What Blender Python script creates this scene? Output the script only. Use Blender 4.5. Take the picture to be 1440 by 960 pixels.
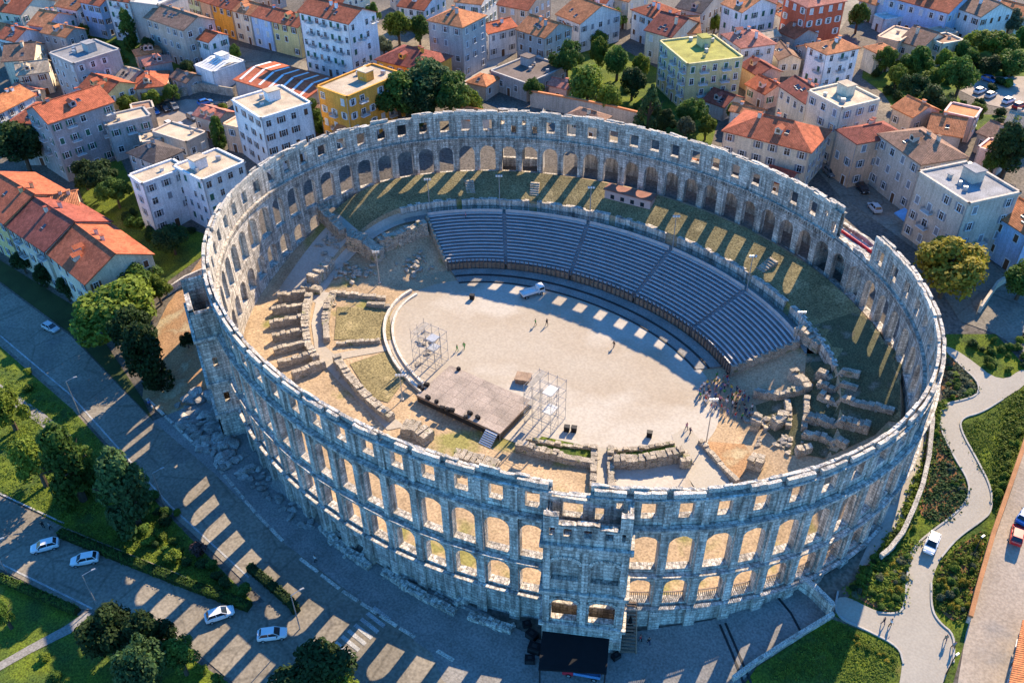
import bpy, bmesh, math, random
from mathutils import Vector, Matrix
random.seed(7)
R = math.radians
SC = bpy.context.scene
for o in list(bpy.data.objects): bpy.data.objects.remove(o)
COL = SC.collection

# ---------------------------------------------------------------- camera
CAM = Vector((76.55, -108.65, 112.46))
F = 1250.0
AZ = R(127.77); DEP = R(38.143); ROLL = R(-0.981)
fw = Vector((math.cos(AZ)*math.cos(DEP), math.sin(AZ)*math.cos(DEP), -math.sin(DEP)))
rt0 = Vector((math.sin(AZ), -math.cos(AZ), 0)); up0 = rt0.cross(fw)
RT = rt0*math.cos(ROLL)+up0*math.sin(ROLL); UP = up0*math.cos(ROLL)-rt0*math.sin(ROLL)
cd = bpy.data.cameras.new('camera'); cam = bpy.data.objects.new('camera', cd); COL.objects.link(cam)
cd.sensor_width = 36; cd.lens = 36*F/1440; cd.clip_start = 1; cd.clip_end = 5000
M = Matrix((RT, UP, -fw)).transposed().to_4x4(); M.translation = CAM
cam.matrix_world = M; SC.camera = cam

# ---------------------------------------------------------------- sky and sun
SUN_EL, SUN_AZ = R(34.0), R(96)
sd = Vector((math.cos(SUN_AZ)*math.cos(SUN_EL), math.sin(SUN_AZ)*math.cos(SUN_EL), math.sin(SUN_EL)))
W = bpy.data.worlds.new('World'); SC.world = W; W.use_nodes = True
nt = W.node_tree; bg = nt.nodes['Background']
sk = nt.nodes.new('ShaderNodeTexSky'); sk.sky_type = 'NISHITA'; sk.sun_disc = False
sk.sun_elevation = SUN_EL; sk.sun_rotation = math.atan2(sd.x, sd.y)
sk.air_density = 1.0; sk.dust_density = 0.0; sk.ozone_density = 10.0
tn = nt.nodes.new('ShaderNodeMix'); tn.data_type = 'RGBA'; tn.blend_type = 'MULTIPLY'; tn.inputs[0].default_value = 1.0   # cool grade of the whole sky
tn.inputs[7].default_value = (0.52, 0.97, 1.1, 1); nt.links.new(sk.outputs[0], tn.inputs[6]); nt.links.new(tn.outputs[2], bg.inputs[0]); bg.inputs[1].default_value = 0.14
sl = bpy.data.lights.new('sun', 'SUN'); sl.energy = 5.0; sl.angle = R(0.5); sl.color = (1.0, 0.80, 0.545)
so = bpy.data.objects.new('sun', sl); COL.objects.link(so)
so.rotation_euler = sd.to_track_quat('Z', 'Y').to_euler(); so.location = (0, 0, 200)
SC.view_settings.view_transform = 'Standard'; SC.view_settings.look = 'None'
SC.view_settings.exposure = 1.3; SC.view_settings.gamma = 1.0

# ---------------------------------------------------------------- ground model
EA, EB = 66.2, 52.55                      # outer ellipse of the amphitheatre
def sstep(a, b, x):
    x = min(1, max(0, (x-a)/(b-a))); return x*x*(3-2*x)
def hout(y):
    z = 7.5+0.143*y
    def smax(a, b, k=1.5): return max(a, b)+max(0, k-abs(a-b))**2/(4*k)
    def smin(a, b, k=1.5): return min(a, b)-max(0, k-abs(a-b))**2/(4*k)
    return smin(smax(z, 0), 15)
def edist(x, y):                          # how far inside the outer ellipse (offset ellipses)
    lo, hi = 0.0, EB-0.4
    for _ in range(22):
        m = (lo+hi)/2
        if (x/(EA-m))**2+(y/(EB-m))**2 < 1: lo = m
        else: hi = m
    return lo
def hin(d, tdeg):
    if d >= 26: zf = 3.5
    elif d > 14.5: zf = 3.5+(26-d)/11.5*6.2
    elif d > 11.5: zf = 10.4
    else: zf = 12.7+(15.3-12.7)*min(1, (11.5-d)/9.0)
    t = (tdeg+90) % 360-90
    w = sstep(-18, 30, t)*(1-sstep(156, 200, t))
    zn = 3.5 if d > 30 else 3.5+0.5*min(1, (30-d)/8)
    return zn+(zf-zn)*w
def H(x, y):
    if (x/EA)**2+(y/EB)**2 >= 0.97: return hout(y)
    d = edist(x, y)
    return hin(d, math.degrees(math.atan2(y/(EB-d), x/(EA-d))))
def ray(px, py): return fw+RT*((px-720)/F)+UP*((480-py)/F)
def atz(px, py, z):
    v = ray(px, py); return CAM+v*((z-CAM.z)/v.z)
def G(px, py, dz=0.0):                    # where a line of sight meets the ground (raised by dz)
    z = 5.0
    for _ in range(30):
        p = atz(px, py, z); z = z*0.4+(H(p.x, p.y)+dz)*0.6
    return atz(px, py, z)
def mpp(p): return (p-CAM).dot(fw)/F       # metres per pixel there

# ---------------------------------------------------------------- materials
def srgb(h):
    h = h.lstrip('#'); c = [int(h[i:i+2], 16)/255 for i in (0, 2, 4)]
    return tuple(((x+0.055)/1.055)**2.4 if x > 0.04045 else x/12.92 for x in c)
MATS = {}
def mat(name, col, var=0.25, scale=0.6, rough=0.9, bump=0.0, bscale=4.0, col2=None, fine=0.12, spec=0.2,
        brick=None, rand=0.0, streak=0.0, metallic=0.0, transl=0.0, tiles=False, patch=None, crack=False):
    if name in MATS: return MATS[name]
    m = bpy.data.materials.new(name); m.use_nodes = True; t = m.node_tree; N = t.nodes; L = t.links
    b = N['Principled BSDF']; b.inputs['Roughness'].default_value = rough
    b.inputs['Specular IOR Level'].default_value = spec; b.inputs['Metallic'].default_value = metallic
    tc = N.new('ShaderNodeTexCoord'); co = tc.outputs['Object']
    def noise(s, det=4, src=None):
        n = N.new('ShaderNodeTexNoise'); n.inputs['Scale'].default_value = s; n.inputs['Detail'].default_value = det
        L.new(src or co, n.inputs['Vector']); return n.outputs['Fac']
    def ramp(f, lo, hi, a=0.35, z=0.65):
        r = N.new('ShaderNodeMapRange'); r.inputs[1].default_value = a; r.inputs[2].default_value = z
        r.inputs[3].default_value = lo; r.inputs[4].default_value = hi; L.new(f, r.inputs[0]); return r.outputs[0]
    def mul(c, f):
        x = N.new('ShaderNodeVectorMath'); x.operation = 'SCALE'; L.new(c, x.inputs[0]); L.new(f, x.inputs['Scale']); return x.outputs[0]
    mx = N.new('ShaderNodeMix'); mx.data_type = 'RGBA'
    mx.inputs[6].default_value = (*col, 1); c2 = col2 or tuple(v*(1-var) for v in col); mx.inputs[7].default_value = (*c2, 1)
    L.new(ramp(noise(scale), 0, 1), mx.inputs[0]); c = mx.outputs[2]
    if patch:
        m3 = N.new('ShaderNodeMix'); m3.data_type = 'RGBA'; m3.inputs[7].default_value = (*patch[0], 1)
        L.new(c, m3.inputs[6]); L.new(ramp(noise(patch[1], 6), 0, 1, patch[2], patch[2]+0.1), m3.inputs[0]); c = m3.outputs[2]
    if fine: c = mul(c, ramp(noise(scale*9+1.5, 6), 1-fine*1.6, 1+fine))
    if streak:
        mp = N.new('ShaderNodeMapping'); mp.inputs['Scale'].default_value = (1.1, 1.1, 0.1); L.new(co, mp.inputs[0])
        c = mul(c, ramp(noise(1.6, 5, mp.outputs[0]), 1-streak, 1.08, 0.38, 0.6))
    bh = None
    if crack:                                   # tar seams, tyre darkening
        vo = N.new('ShaderNodeTexVoronoi'); vo.feature = 'DISTANCE_TO_EDGE'; vo.inputs['Scale'].default_value = 0.11; L.new(co, vo.inputs['Vector']); c = mul(c, ramp(vo.outputs['Distance'], 0.72, 1.0, 0.0, 0.03))
        vc = N.new('ShaderNodeTexVoronoi'); vc.inputs['Scale'].default_value = 0.07; L.new(co, vc.inputs['Vector']); sc_ = N.new('ShaderNodeSeparateColor'); L.new(vc.outputs['Color'], sc_.inputs[0]); c = mul(c, ramp(sc_.outputs[0], 0.86, 1.1, 0, 1))
    if brick:
        br = N.new('ShaderNodeTexBrick'); uv = N.new('ShaderNodeUVMap'); L.new(uv.outputs[0], br.inputs['Vector'])
        br.inputs['Scale'].default_value = 1; br.inputs['Brick Width'].default_value = brick[0]; br.inputs['Row Height'].default_value = brick[1]
        br.inputs['Mortar Size'].default_value = brick[2]; br.inputs['Color1'].default_value = (1, 1, 1, 1)
        br.inputs['Color2'].default_value = (brick[3],)*3+(1,); br.inputs['Mortar'].default_value = (0.5, 0.5, 0.5, 1)
        v = N.new('ShaderNodeVectorMath'); v.operation = 'MULTIPLY'; L.new(c, v.inputs[0]); L.new(br.outputs['Color'], v.inputs[1]); c = v.outputs[0]
        bh = br.outputs['Fac']
    if tiles:
        uv = N.new('ShaderNodeUVMap'); wv = N.new('ShaderNodeTexWave'); wv.inputs['Scale'].default_value = 0.9; wv.bands_direction = 'X'
        wv.inputs['Distortion'].default_value = 0.6; wv.inputs['Detail'].default_value = 2
        L.new(uv.outputs[0], wv.inputs['Vector']); c = mul(c, ramp(wv.outputs['Fac'], 0.78, 1.08, 0, 1)); bh = wv.outputs['Fac']
        vo = N.new('ShaderNodeTexVoronoi'); vo.inputs['Scale'].default_value = 1.7; L.new(uv.outputs[0], vo.inputs['Vector'])
        sx = N.new('ShaderNodeSeparateColor'); L.new(vo.outputs['Color'], sx.inputs[0]); c = mul(c, ramp(sx.outputs[0], 0.75, 1.15, 0, 1))
    if rand:
        oi = N.new('ShaderNodeObjectInfo'); c = mul(c, ramp(oi.outputs['Random'], 1-rand, 1+rand, 0, 1))
    L.new(c, b.inputs['Base Color'])
    if bump or bh:
        bp = N.new('ShaderNodeBump'); bp.inputs['Distance'].default_value = 0.12
        bp.inputs['Strength'].default_value = bump or 0.5
        if bh is not None and bump:
            a = N.new('ShaderNodeMath'); a.operation = 'SUBTRACT'; L.new(noise(bscale, 6), a.inputs[0]); L.new(bh, a.inputs[1]); L.new(a.outputs[0], bp.inputs['Height'])
        else: L.new(bh if bh is not None else noise(bscale, 6), bp.inputs['Height'])
        L.new(bp.outputs[0], b.inputs['Normal'])
    if transl:
        out = N['Material Output']; ms = N.new('ShaderNodeMixShader'); tr = N.new('ShaderNodeBsdfTranslucent')
        L.new(c, tr.inputs[0]); ms.inputs[0].default_value = transl; L.new(b.outputs[0], ms.inputs[1]); L.new(tr.outputs[0], ms.inputs[2])
        L.new(ms.outputs[0], out.inputs[0])
    MATS[name] = m; return m

STONE = mat('weathered limestone', (0.80, 0.73, 0.63), 0.15, 0.25, 0.95, 0.8, 2.5, brick=(1.5, 0.62, 0.05, 0.6), streak=0.5, fine=0.22, patch=((0.42, 0.39, 0.36), 0.35, 0.62))
STONE_IN = mat('limestone inner face', (0.76, 0.68, 0.575), 0.2, 0.3, 0.95, 0.8, 2.5, brick=(1.3, 0.55, 0.045, 0.6), streak=0.5, fine=0.24, patch=((0.36, 0.315, 0.27), 0.4, 0.59))
COPING = mat('pale coping stone', (0.60, 0.545, 0.465), 0.3, 0.5, 0.95, 0.6, 3.0, rand=0.2, fine=0.35, patch=((0.26, 0.24, 0.21), 0.8, 0.58))
RUBBLE = mat('rubble masonry', (0.50, 0.43, 0.34), 0.4, 0.9, 0.98, 1.0, 3.5, fine=0.5, rand=0.1, patch=((0.2, 0.2, 0.1), 0.5, 0.6))
ROCK = mat('grey boulder', (0.42, 0.39, 0.355), 0.45, 0.9, 0.95, 1.0, 3.0, rand=0.35, fine=0.4, patch=((0.22, 0.2, 0.18), 0.9, 0.56))
SAND = mat('arena sand', (0.375, 0.33, 0.27), 0.12, 0.06, 1.0, 0.12, 1.5, col2=(0.34, 0.285, 0.22), patch=((0.42, 0.38, 0.325), 0.045, 0.5), fine=0.07)
DIRT = mat('dry earth', (0.44, 0.32, 0.20), 0.3, 0.15, 1.0, 0.4, 1.5, patch=((0.22, 0.2, 0.07), 0.12, 0.56), fine=0.2)
DIRT2 = mat('orange earth', (0.42, 0.25, 0.13), 0.3, 0.2, 1.0, 0.4, 1.5, fine=0.2, patch=((0.42, 0.33, 0.2), 0.2, 0.55))
TOWN = mat('town ground', (0.16, 0.14, 0.12), 0.35, 0.05, 1.0, 0.2, 1.0, patch=((0.24, 0.20, 0.15), 0.04, 0.56), fine=0.25)
ASPH = mat('asphalt', (0.25, 0.22, 0.175), 0.2, 0.08, 0.9, 0.1, 4.0, fine=0.16, patch=((0.19, 0.17, 0.145), 0.12, 0.57), crack=True)
PAVE = mat('paving', (0.27, 0.255, 0.235), 0.25, 0.2, 0.9, 0.15, 3.0, fine=0.18, patch=((0.19, 0.18, 0.165), 0.15, 0.58))
PATHM = mat('pale garden path', (0.385, 0.345, 0.285), 0.08, 0.2, 0.95, 0.1, 3.0, fine=0.06)
KERB = mat('kerb stone', (0.42, 0.40, 0.37), 0.2, 0.8, 0.9)
WHITEP = mat('road paint', (0.46, 0.455, 0.44), 0.35, 0.6, 0.8, fine=0.3)
GRASS = mat('lawn', (0.125, 0.16, 0.014), 0.4, 0.25, 1.0, 0.5, 6.0, fine=0.35, col2=(0.055, 0.09, 0.018), patch=((0.16, 0.15, 0.04), 0.12, 0.62))
DRYGRASS = mat('dry grass', (0.25, 0.205, 0.10), 0.3, 0.18, 1.0, 0.5, 5.0, col2=(0.17, 0.14, 0.07), fine=0.35, patch=((0.31, 0.25, 0.13), 0.2, 0.58))
SOIL = mat('red bed soil', (0.27, 0.13, 0.06), 0.3, 0.4, 1.0, 0.6, 4.0, fine=0.3)
BARK = mat('bark', (0.10, 0.075, 0.055), 0.3, 3.0, 1.0, 0.6, 8.0)
STANDM = mat('seating board', (0.50, 0.49, 0.48), 0.2, 0.6, 0.7, fine=0.12)
TREAD = mat('seating tread', (0.24, 0.24, 0.25), 0.2, 0.5, 0.9)
WOOD = mat('brown timber', (0.34, 0.24, 0.17), 0.35, 0.7, 0.85, fine=0.2)
DECK = mat('stage deck', (0.37, 0.25, 0.20), 0.25, 0.25, 0.8, fine=0.12, patch=((0.40, 0.32, 0.27), 0.25, 0.55))
STEEL = mat('galvanised tube', (0.42, 0.43, 0.44), 0.15, 2.0, 0.45, metallic=0.5)
BLACK = mat('black fabric', (0.012, 0.012, 0.014), 0.2, 1.0, 0.85)
DARK = mat('dark metal', (0.03, 0.03, 0.032), 0.2, 1.0, 0.5)
RED = mat('red sheeting', (0.62, 0.03, 0.05), 0.2, 0.8, 0.6)
WHITE = mat('white paint', (0.74, 0.73, 0.71), 0.1, 0.8, 0.6)
GLASS = mat('dark glass', (0.02, 0.026, 0.034), 0.2, 0.5, 0.08, spec=0.6, fine=0)
BLUEP = mat('blue sheet', (0.12, 0.30, 0.55), 0.2, 0.8, 0.6)
TYRE = mat('tyre rubber', (0.015, 0.015, 0.015), 0.1, 1, 0.9)
LAMPG = mat('lamp glass', (0.8, 0.78, 0.7), 0.05, 1, 0.3)
TAILR = mat('tail lamp red', (0.45, 0.01, 0.01), 0.05, 1, 0.3)
SKIN = mat('skin', (0.45, 0.27, 0.19), 0.1, 3, 0.7)
HAIR = mat('dark hair', (0.03, 0.02, 0.015), 0.2, 3, 0.7)
def flat(name, c, rough=0.7): return mat(name, c, 0.12, 1.0, rough, fine=0.06)

# ---------------------------------------------------------------- object helpers
class MB:
    def __init__(s): s.v = []; s.f = []; s.m = []; s.uv = []
    def quad(s, pts, m=0, uv=None):
        i = len(s.v); s.v += [tuple(p) for p in pts]; s.f.append(tuple(range(i, i+len(pts)))); s.m.append(m)
        s.uv += uv if uv else [(0, 0)]*len(pts)
    def box(s, c, sz, m=0, rz=0.0, jit=0.0, taper=1.0):
        ca, sa = math.cos(rz), math.sin(rz); P = []
        for z in (-1, 1):
            k = taper if z > 0 else 1
            for x, y in ((-1, -1), (1, -1), (1, 1), (-1, 1)):
                X = x*sz[0]/2*k; Y = y*sz[1]/2*k
                j = [random.uniform(-jit, jit) for _ in range(3)] if jit else (0, 0, 0)
                P.append((c[0]+X*ca-Y*sa+j[0], c[1]+X*sa+Y*ca+j[1], c[2]+z*sz[2]/2+j[2]))
        for f in ((0, 3, 2, 1), (4, 5, 6, 7), (0, 1, 5, 4), (1, 2, 6, 5), (2, 3, 7, 6), (3, 0, 4, 7)):
            q = [P[k] for k in f]; w = (Vector(q[1])-Vector(q[0])).length; h = (Vector(q[2])-Vector(q[1])).length
            s.quad(q, m, [(0, 0), (w, 0), (w, h), (0, h)])
    def tube(s, a, b, r0, r1=None, n=6, m=0, cap=True):
        a = Vector(a); b = Vector(b); r1 = r0 if r1 is None else r1; d = (b-a).normalized()
        x = d.cross(Vector((0.3, 0.2, 1)) if abs(d.z) < 0.9 else Vector((1, 0, 0))).normalized(); y = d.cross(x)
        A = [a+(x*math.cos(k*2*math.pi/n)+y*math.sin(k*2*math.pi/n))*r0 for k in range(n)]
        B = [b+(x*math.cos(k*2*math.pi/n)+y*math.sin(k*2*math.pi/n))*r1 for k in range(n)]
        for k in range(n): s.quad([A[k], A[(k+1) % n], B[(k+1) % n], B[k]], m)
        if cap: s.quad(B, m); s.quad(A[::-1], m)
    def mesh(s, name, mats, smooth=False):
        me = bpy.data.meshes.new(name); me.from_pydata(s.v, [], s.f)
        for x in mats: me.materials.append(x)
        me.polygons.foreach_set('material_index', s.m)
        u = me.uv_layers.new(name='UVMap'); u.data.foreach_set('uv', [c for p in s.uv for c in p])
        if smooth: me.polygons.foreach_set('use_smooth', [True]*len(s.f))
        me.update(); return me
def obj(name, me, parent=None, loc=None, rz=0.0, sc=None):
    o = bpy.data.objects.new(name, me); COL.objects.link(o)
    if parent is not None: o.parent = parent
    if loc is not None: o.location = loc
    if rz: o.rotation_euler = (0, 0, rz)
    if sc is not None: o.scale = sc
    return o
def tag(o, label=None, cat=None, group=None, kind=None):
    if label: o['label'] = label
    if cat: o['category'] = cat
    if group: o['group'] = group
    if kind: o['kind'] = kind
    return o
def thing(name, label, cat, loc=(0, 0, 0), rz=0.0, group=None):
    o = obj(name, None, None, loc, rz); o.empty_display_size = 0.3; return tag(o, label, cat, group)
def wpart(name, mb, mats, root, smooth=False):      # part built in world coordinates under an unrotated root
    o = obj(name, mb.mesh(name, mats, smooth) if isinstance(mb, MB) else mb, root)
    o.matrix_parent_inverse = Matrix.Translation(-root.location) if root.type == 'EMPTY' else Matrix()
    return o
def copy_tree(o, parent=None):
    c = o.copy(); COL.objects.link(c); c.parent = parent
    for ch in list(o.children): copy_tree(ch, c)
    return c
def chaikin(P, n=2, closed=True):
    for _ in range(n):
        Q = []; m = len(P)
        if not closed: Q.append(P[0])
        for i in range(m if closed else m-1):
            a, b = P[i], P[(i+1) % m]
            Q += [tuple(a[k]*0.75+b[k]*0.25 for k in range(len(a))), tuple(a[k]*0.25+b[k]*0.75 for k in range(len(a)))]
        if not closed: Q.append(P[-1])
        P = Q
    return P
def gridpoly(pts, step, dz, hf=H):
    bm = bmesh.new(); vs = [bm.verts.new((p[0], p[1], 0)) for p in pts]
    try: bm.faces.new(vs)
    except Exception: return bm
    bmesh.ops.triangulate(bm, faces=bm.faces[:])
    xs = [p[0] for p in pts]; ys = [p[1] for p in pts]
    for ax, lo, hi in ((0, min(xs), max(xs)), (1, min(ys), max(ys))):
        k = math.floor(lo/step)+1
        while k*step < hi:
            co = [0, 0, 0]; no = [0, 0, 0]; co[ax] = k*step; no[ax] = 1
            bmesh.ops.bisect_plane(bm, geom=bm.verts[:]+bm.edges[:]+bm.faces[:], plane_co=co, plane_no=no, dist=1e-4); k += 1
    for v in bm.verts: v.co.z = hf(v.co.x, v.co.y)+dz
    bmesh.ops.recalc_face_normals(bm, faces=bm.faces[:])
    if bm.faces and sum(f.normal.z for f in bm.faces) < 0: bmesh.ops.reverse_faces(bm, faces=bm.faces[:])
    return bm
def sheetw(name, pts, m, dz=0.06, step=3.0, kind='structure', hf=H, parent=None):
    bm = gridpoly(pts, step, dz, hf); me = bpy.data.meshes.new(name); bm.to_mesh(me); bm.free(); me.materials.append(m)
    me.uv_layers.new(name='UVMap'); o = obj(name, me, parent)
    if kind and parent is None: o['kind'] = kind
    return o
def sheet(name, px, m, dz=0.06, step=3.0, smooth=0, **k):
    if smooth: px = chaikin(px, smooth)
    return sheetw(name, [G(*p) for p in px], m, dz, step, **k)
def ribbon(mb, pts, w, h, z0=0.0, jit=0.0, m=0, hf=H, caps=True):  # a wall / kerb along ground points, standing on the ground
    P = [Vector((p[0], p[1], 0)) for p in pts]; rows = []; run = 0
    for i, p in enumerate(P):
        a = P[max(0, i-1)]; b = P[min(len(P)-1, i+1)]; d = (b-a).normalized(); n = Vector((-d.y, d.x, 0)); z = hf(p.x, p.y)
        if i: run += (p-P[i-1]).length
        j = lambda: random.uniform(-jit, jit)
        rows.append((run, [p+n*(w/2+j())+Vector((0, 0, z+z0-0.25)), p+n*(w/2*0.93+j())+Vector((0, 0, z+z0+h+j())),
                     p-n*(w/2*0.93+j())+Vector((0, 0, z+z0+h+j())), p-n*(w/2+j())+Vector((0, 0, z+z0-0.25))]))
    for (ua, A), (ub, B) in zip(rows, rows[1:]):
        for k in range(3): mb.quad([A[k], A[k+1], B[k+1], B[k]], m, [(ua, k), (ua, k+1), (ub, k+1), (ub, k)])
    if caps: mb.quad(rows[0][1], m); mb.quad(rows[-1][1][::-1], m)
def dens(pts, step):
    out = [Vector(pts[0][:2]).to_3d()]
    for a, b in zip(pts, pts[1:]):
        a = Vector((a[0], a[1], 0)); b = Vector((b[0], b[1], 0)); n = max(1, int((b-a).length/step))
        out += [a.lerp(b, (k+1)/n) for k in range(n)]
    return out
# ================================================================ ground
def ering(t, d): return Vector(((EA-d)*math.cos(t), (EB-d)*math.sin(t), 0))
def terrain():
    NT = 360
    ds = [EB-0.5-i*2.4 for i in range(9)]
    ds = [52, 48, 44, 40, 37, 34, 32, 30, 28, 26.01, 24, 22, 20, 18, 16.5, 14.51, 13, 11.75, 11.3, 10, 8, 6, 4.5, 3, 2.2, 1.0, -0.5]
    ds += [-2-3*i for i in range(40)]+[-122-8*i for i in range(28)]+[-380, -480, -700, -1100, -1900]
    v = []; f = []; mi = []
    for d in ds:
        for k in range(NT):
            t = 2*math.pi*k/NT; p = ering(t, d)
            if d >= 2.0: z = hin(d, math.degrees(t))
            elif d > 0: z = (hin(2.2, math.degrees(t))+hout(p.y))/2
            else: z = hout(p.y)
            v.append((p.x, p.y, z))
    for r in range(len(ds)-1):
        for k in range(NT):
            f.append((r*NT+k, (r+1)*NT+k, (r+1)*NT+(k+1) % NT, r*NT+(k+1) % NT)); mi.append(0 if ds[r] > 1 else 1)
    me = bpy.data.meshes.new('ground'); me.from_pydata(v, [], f); me.materials.append(DIRT); me.materials.append(TOWN)
    me.polygons.foreach_set('material_index', mi); me.update()
    o = obj('ground', me); o['kind'] = 'structure'
terrain()
def tdsheet(name, t0, t1, d0, d1, m, dz=0.05, nt=None, nd=None):   # sheet between two angles and two offsets
    nt = nt or max(2, int((t1-t0)/1.0)); nd = nd or max(1, int(abs(d1-d0)/1.5)); mb = MB(); P = {}
    for i in range(nt+1):
        for j in range(nd+1):
            t = R(t0+(t1-t0)*i/nt); d = d0+(d1-d0)*j/nd; p = ering(t, d)
            P[i, j] = Vector((p.x, p.y, hin(d, math.degrees(t))+dz))
    for i in range(nt):
        for j in range(nd): mb.quad([P[i, j], P[i+1, j], P[i+1, j+1], P[i, j+1]])
    o = obj(name, mb.mesh(name, [m])); o['kind'] = 'structure'; return o
# arena floor: oval of pale sand, two low steps in front of the seating
sheetw('arena_floor', [ering(R(a), 30.5) for a in range(0, 360, 3)], SAND, 0.07, 6)
tdsheet('terrace_grass', 14, 172, 11.2, 2.3, DRYGRASS, 0.06)
tdsheet('sand_path', 150, 200, 14, 4, SAND, 0.05)

# ================================================================ amphitheatre wall
arena = thing('amphitheatre', 'huge oval Roman amphitheatre of pale limestone with tiers of arches', 'amphitheatre', (0, 0, 3.5))
TT = [55.17, 124.83, 235.17, 304.83, 415.17]
def arclen(t0, t1, n=200):
    s = 0; p = None
    for i in range(n+1):
        t = R(t0+(t1-t0)*i/n); q = (EA*math.cos(t), EB*math.sin(t))
        if p: s += math.hypot(q[0]-p[0], q[1]-p[1])
        p = q
    return s
def split(t0, t1, n):
    N = 2000; acc = [0]; p = None
    for i in range(N+1):
        t = R(t0+(t1-t0)*i/N); q = (EA*math.cos(t), EB*math.sin(t))
        if p: acc.append(acc[-1]+math.hypot(q[0]-p[0], q[1]-p[1]))
        p = q
    out = []; j = 0
    for k in range(n):
        s = acc[-1]*k/n
        while acc[j+1] < s: j += 1
        out.append(t0+(t1-t0)*(j+(s-acc[j])/max(1e-9, acc[j+1]-acc[j]))/N)
    return out
BT = []; TOW = []
for i, n in enumerate((16, 22, 16, 22)):
    TOW.append(len(BT)); BT += split(TT[i], TT[i+1], n)
NB = len(BT); BT.append(BT[0]+360)
def epos(t, off, z):
    c, s = math.cos(t), math.sin(t); n = Vector((c/EA, s/EB, 0)).normalized()
    return Vector((EA*c, EB*s, z))+n*off
class Bay:
    def __init__(s, i):
        s.i = i; s.t0, s.t1 = R(BT[i]), R(BT[i+1]); s.tm = (s.t0+s.t1)/2
        s.L = (epos(s.t0, 0, 0)-epos(s.t1, 0, 0)).length
        c = epos(s.tm, 0, 0); q = ering(s.tm, 4)
        s.zo = hout(epos(s.tm, 3, 0).y); s.zi = H(q.x, q.y); s.u0 = i*s.L
    def __call__(s, x, off, z): return epos(s.tm+x/s.L*(s.t1-s.t0), off, z)
def panel(mb, mp, x0, x1, z0, z1, oo, oi, opens=(), u0=0.0, blind=None, mo=0, mi=1, mr=1):
    """wall slab with openings: each (xc, half width, sill, kind, spring); reveals are built, both faces are pierced"""
    xs = [x0]
    def face(pts, off, m, flip):
        q = [mp(p[0], off, p[1]) for p in pts]; uv = [(u0+p[0], p[1]) for p in pts]
        if flip: q.reverse(); uv.reverse()
        mb.quad(q, m, uv)
    polys = []; edges = []
    cur = x0
    for xc, hw, zs, kind, zsp in opens:
        a, b = xc-hw, xc+hw
        if a > cur+1e-6: polys.append([(cur, z0), (a, z0), (a, z1), (cur, z1)])
        if zs > z0+1e-6: polys.append([(a, z0), (b, z0), (b, zs), (a, zs)])
        if kind == 'arch': arc = [(xc-hw*math.cos(math.pi*k/12), zsp+hw*math.sin(math.pi*k/12)+(random.uniform(-0.06, 0.10) if 0 < k < 12 else 0)) for k in range(13)]
        elif kind == 'seg': arc = [(xc-hw*math.cos(math.pi*k/10), zsp+hw*0.6*math.sin(math.pi*k/10)) for k in range(11)]
        else: arc = [(a, zsp), (b, zsp)]
        for p, q in zip(arc, arc[1:]): polys.append([p, q, (q[0], z1), (p[0], z1)])
        edges.append([(a, zs)]+arc+[(b, zs)]+([] if zs > z0+1e-6 else None or []))
        cur = b
    if x1 > cur+1e-6: polys.append([(cur, z0), (x1, z0), (x1, z1), (cur, z1)])
    for P in polys:
        face(P, oo, mo, False)
        if blind is None: face(P, oi, mi, True)
    for E_ in edges:
        di = oi if blind is None else oo-blind
        loop = E_+[E_[0]]
        for p, q in zip(loop, loop[1:]):
            if abs(p[0]-q[0])+abs(p[1]-q[1]) < 1e-6: continue
            mb.quad([mp(p[0], oo, p[1]), mp(p[0], di, p[1]), mp(q[0], di, q[1]), mp(q[0], oo, q[1])], mr,
                    [(0, p[1]+p[0]), (abs(di-oo), p[1]+p[0]), (abs(di-oo), q[1]+q[0]), (0, q[1]+q[0])])
        if blind is not None: face(E_, di, mo, False)
    if blind is not None: face([(x0, z0), (x1, z0), (x1, z1), (x0, z1)], oi, mi, True)
def slab(mb, mp, x0, x1, o0, o1, z0, z1, m=0, u0=0.0, n=1, jt=0.0, ends=True):
    """curved box; jt roughens the top"""
    for k in range(n):
        a = x0+(x1-x0)*k/n; b = x0+(x1-x0)*(k+1)/n
        if k == 0: J = [random.uniform(-jt, jt*0.3) for _ in range(2)]
        K = [random.uniform(-jt, jt*0.3) for _ in range(2)]
        lo = [mp(a, o0, z0), mp(b, o0, z0), mp(b, o1, z0), mp(a, o1, z0)]
        hi = [mp(a, o0, z1+J[0]), mp(b, o0, z1+K[0]), mp(b, o1, z1+K[1]), mp(a, o1, z1+J[1])]
        h = z1-z0; w = b-a; dp = abs(o1-o0)
        mb.quad([lo[0], lo[1], hi[1], hi[0]][::-1], m, [(u0+a, z0), (u0+b, z0), (u0+b, z1), (u0+a, z1)][::-1])
        mb.quad([lo[2], lo[3], hi[3], hi[2]][::-1], m, [(u0+b, z0), (u0+a, z0), (u0+a, z1), (u0+b, z1)][::-1])
        mb.quad(hi[::-1], m, [(u0+a, 0), (u0+b, 0), (u0+b, dp), (u0+a, dp)][::-1]); mb.quad(lo, m)
        if ends and k == 0: mb.quad([lo[3], lo[0], hi[0], hi[3]][::-1], m, [(0, z0), (dp, z0), (dp, z1), (0, z1)][::-1])
        if ends and k == n-1: mb.quad([lo[1], lo[2], hi[2], hi[1]][::-1], m, [(0, z0), (dp, z0), (dp, z1), (0, z1)][::-1])
        J = K
Z1, Z2, Z3, ZT = 6.7, 13.6, 23.2, 28.6
GAP = [TOW[0]+NB-1, TOW[0]+NB-2]; GAP = [g % NB for g in GAP]        # breach in the top storey
RNG = random.Random(11)
tower_bays = set()
for k in TOW: tower_bays |= {k % NB, (k-1) % NB}
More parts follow.
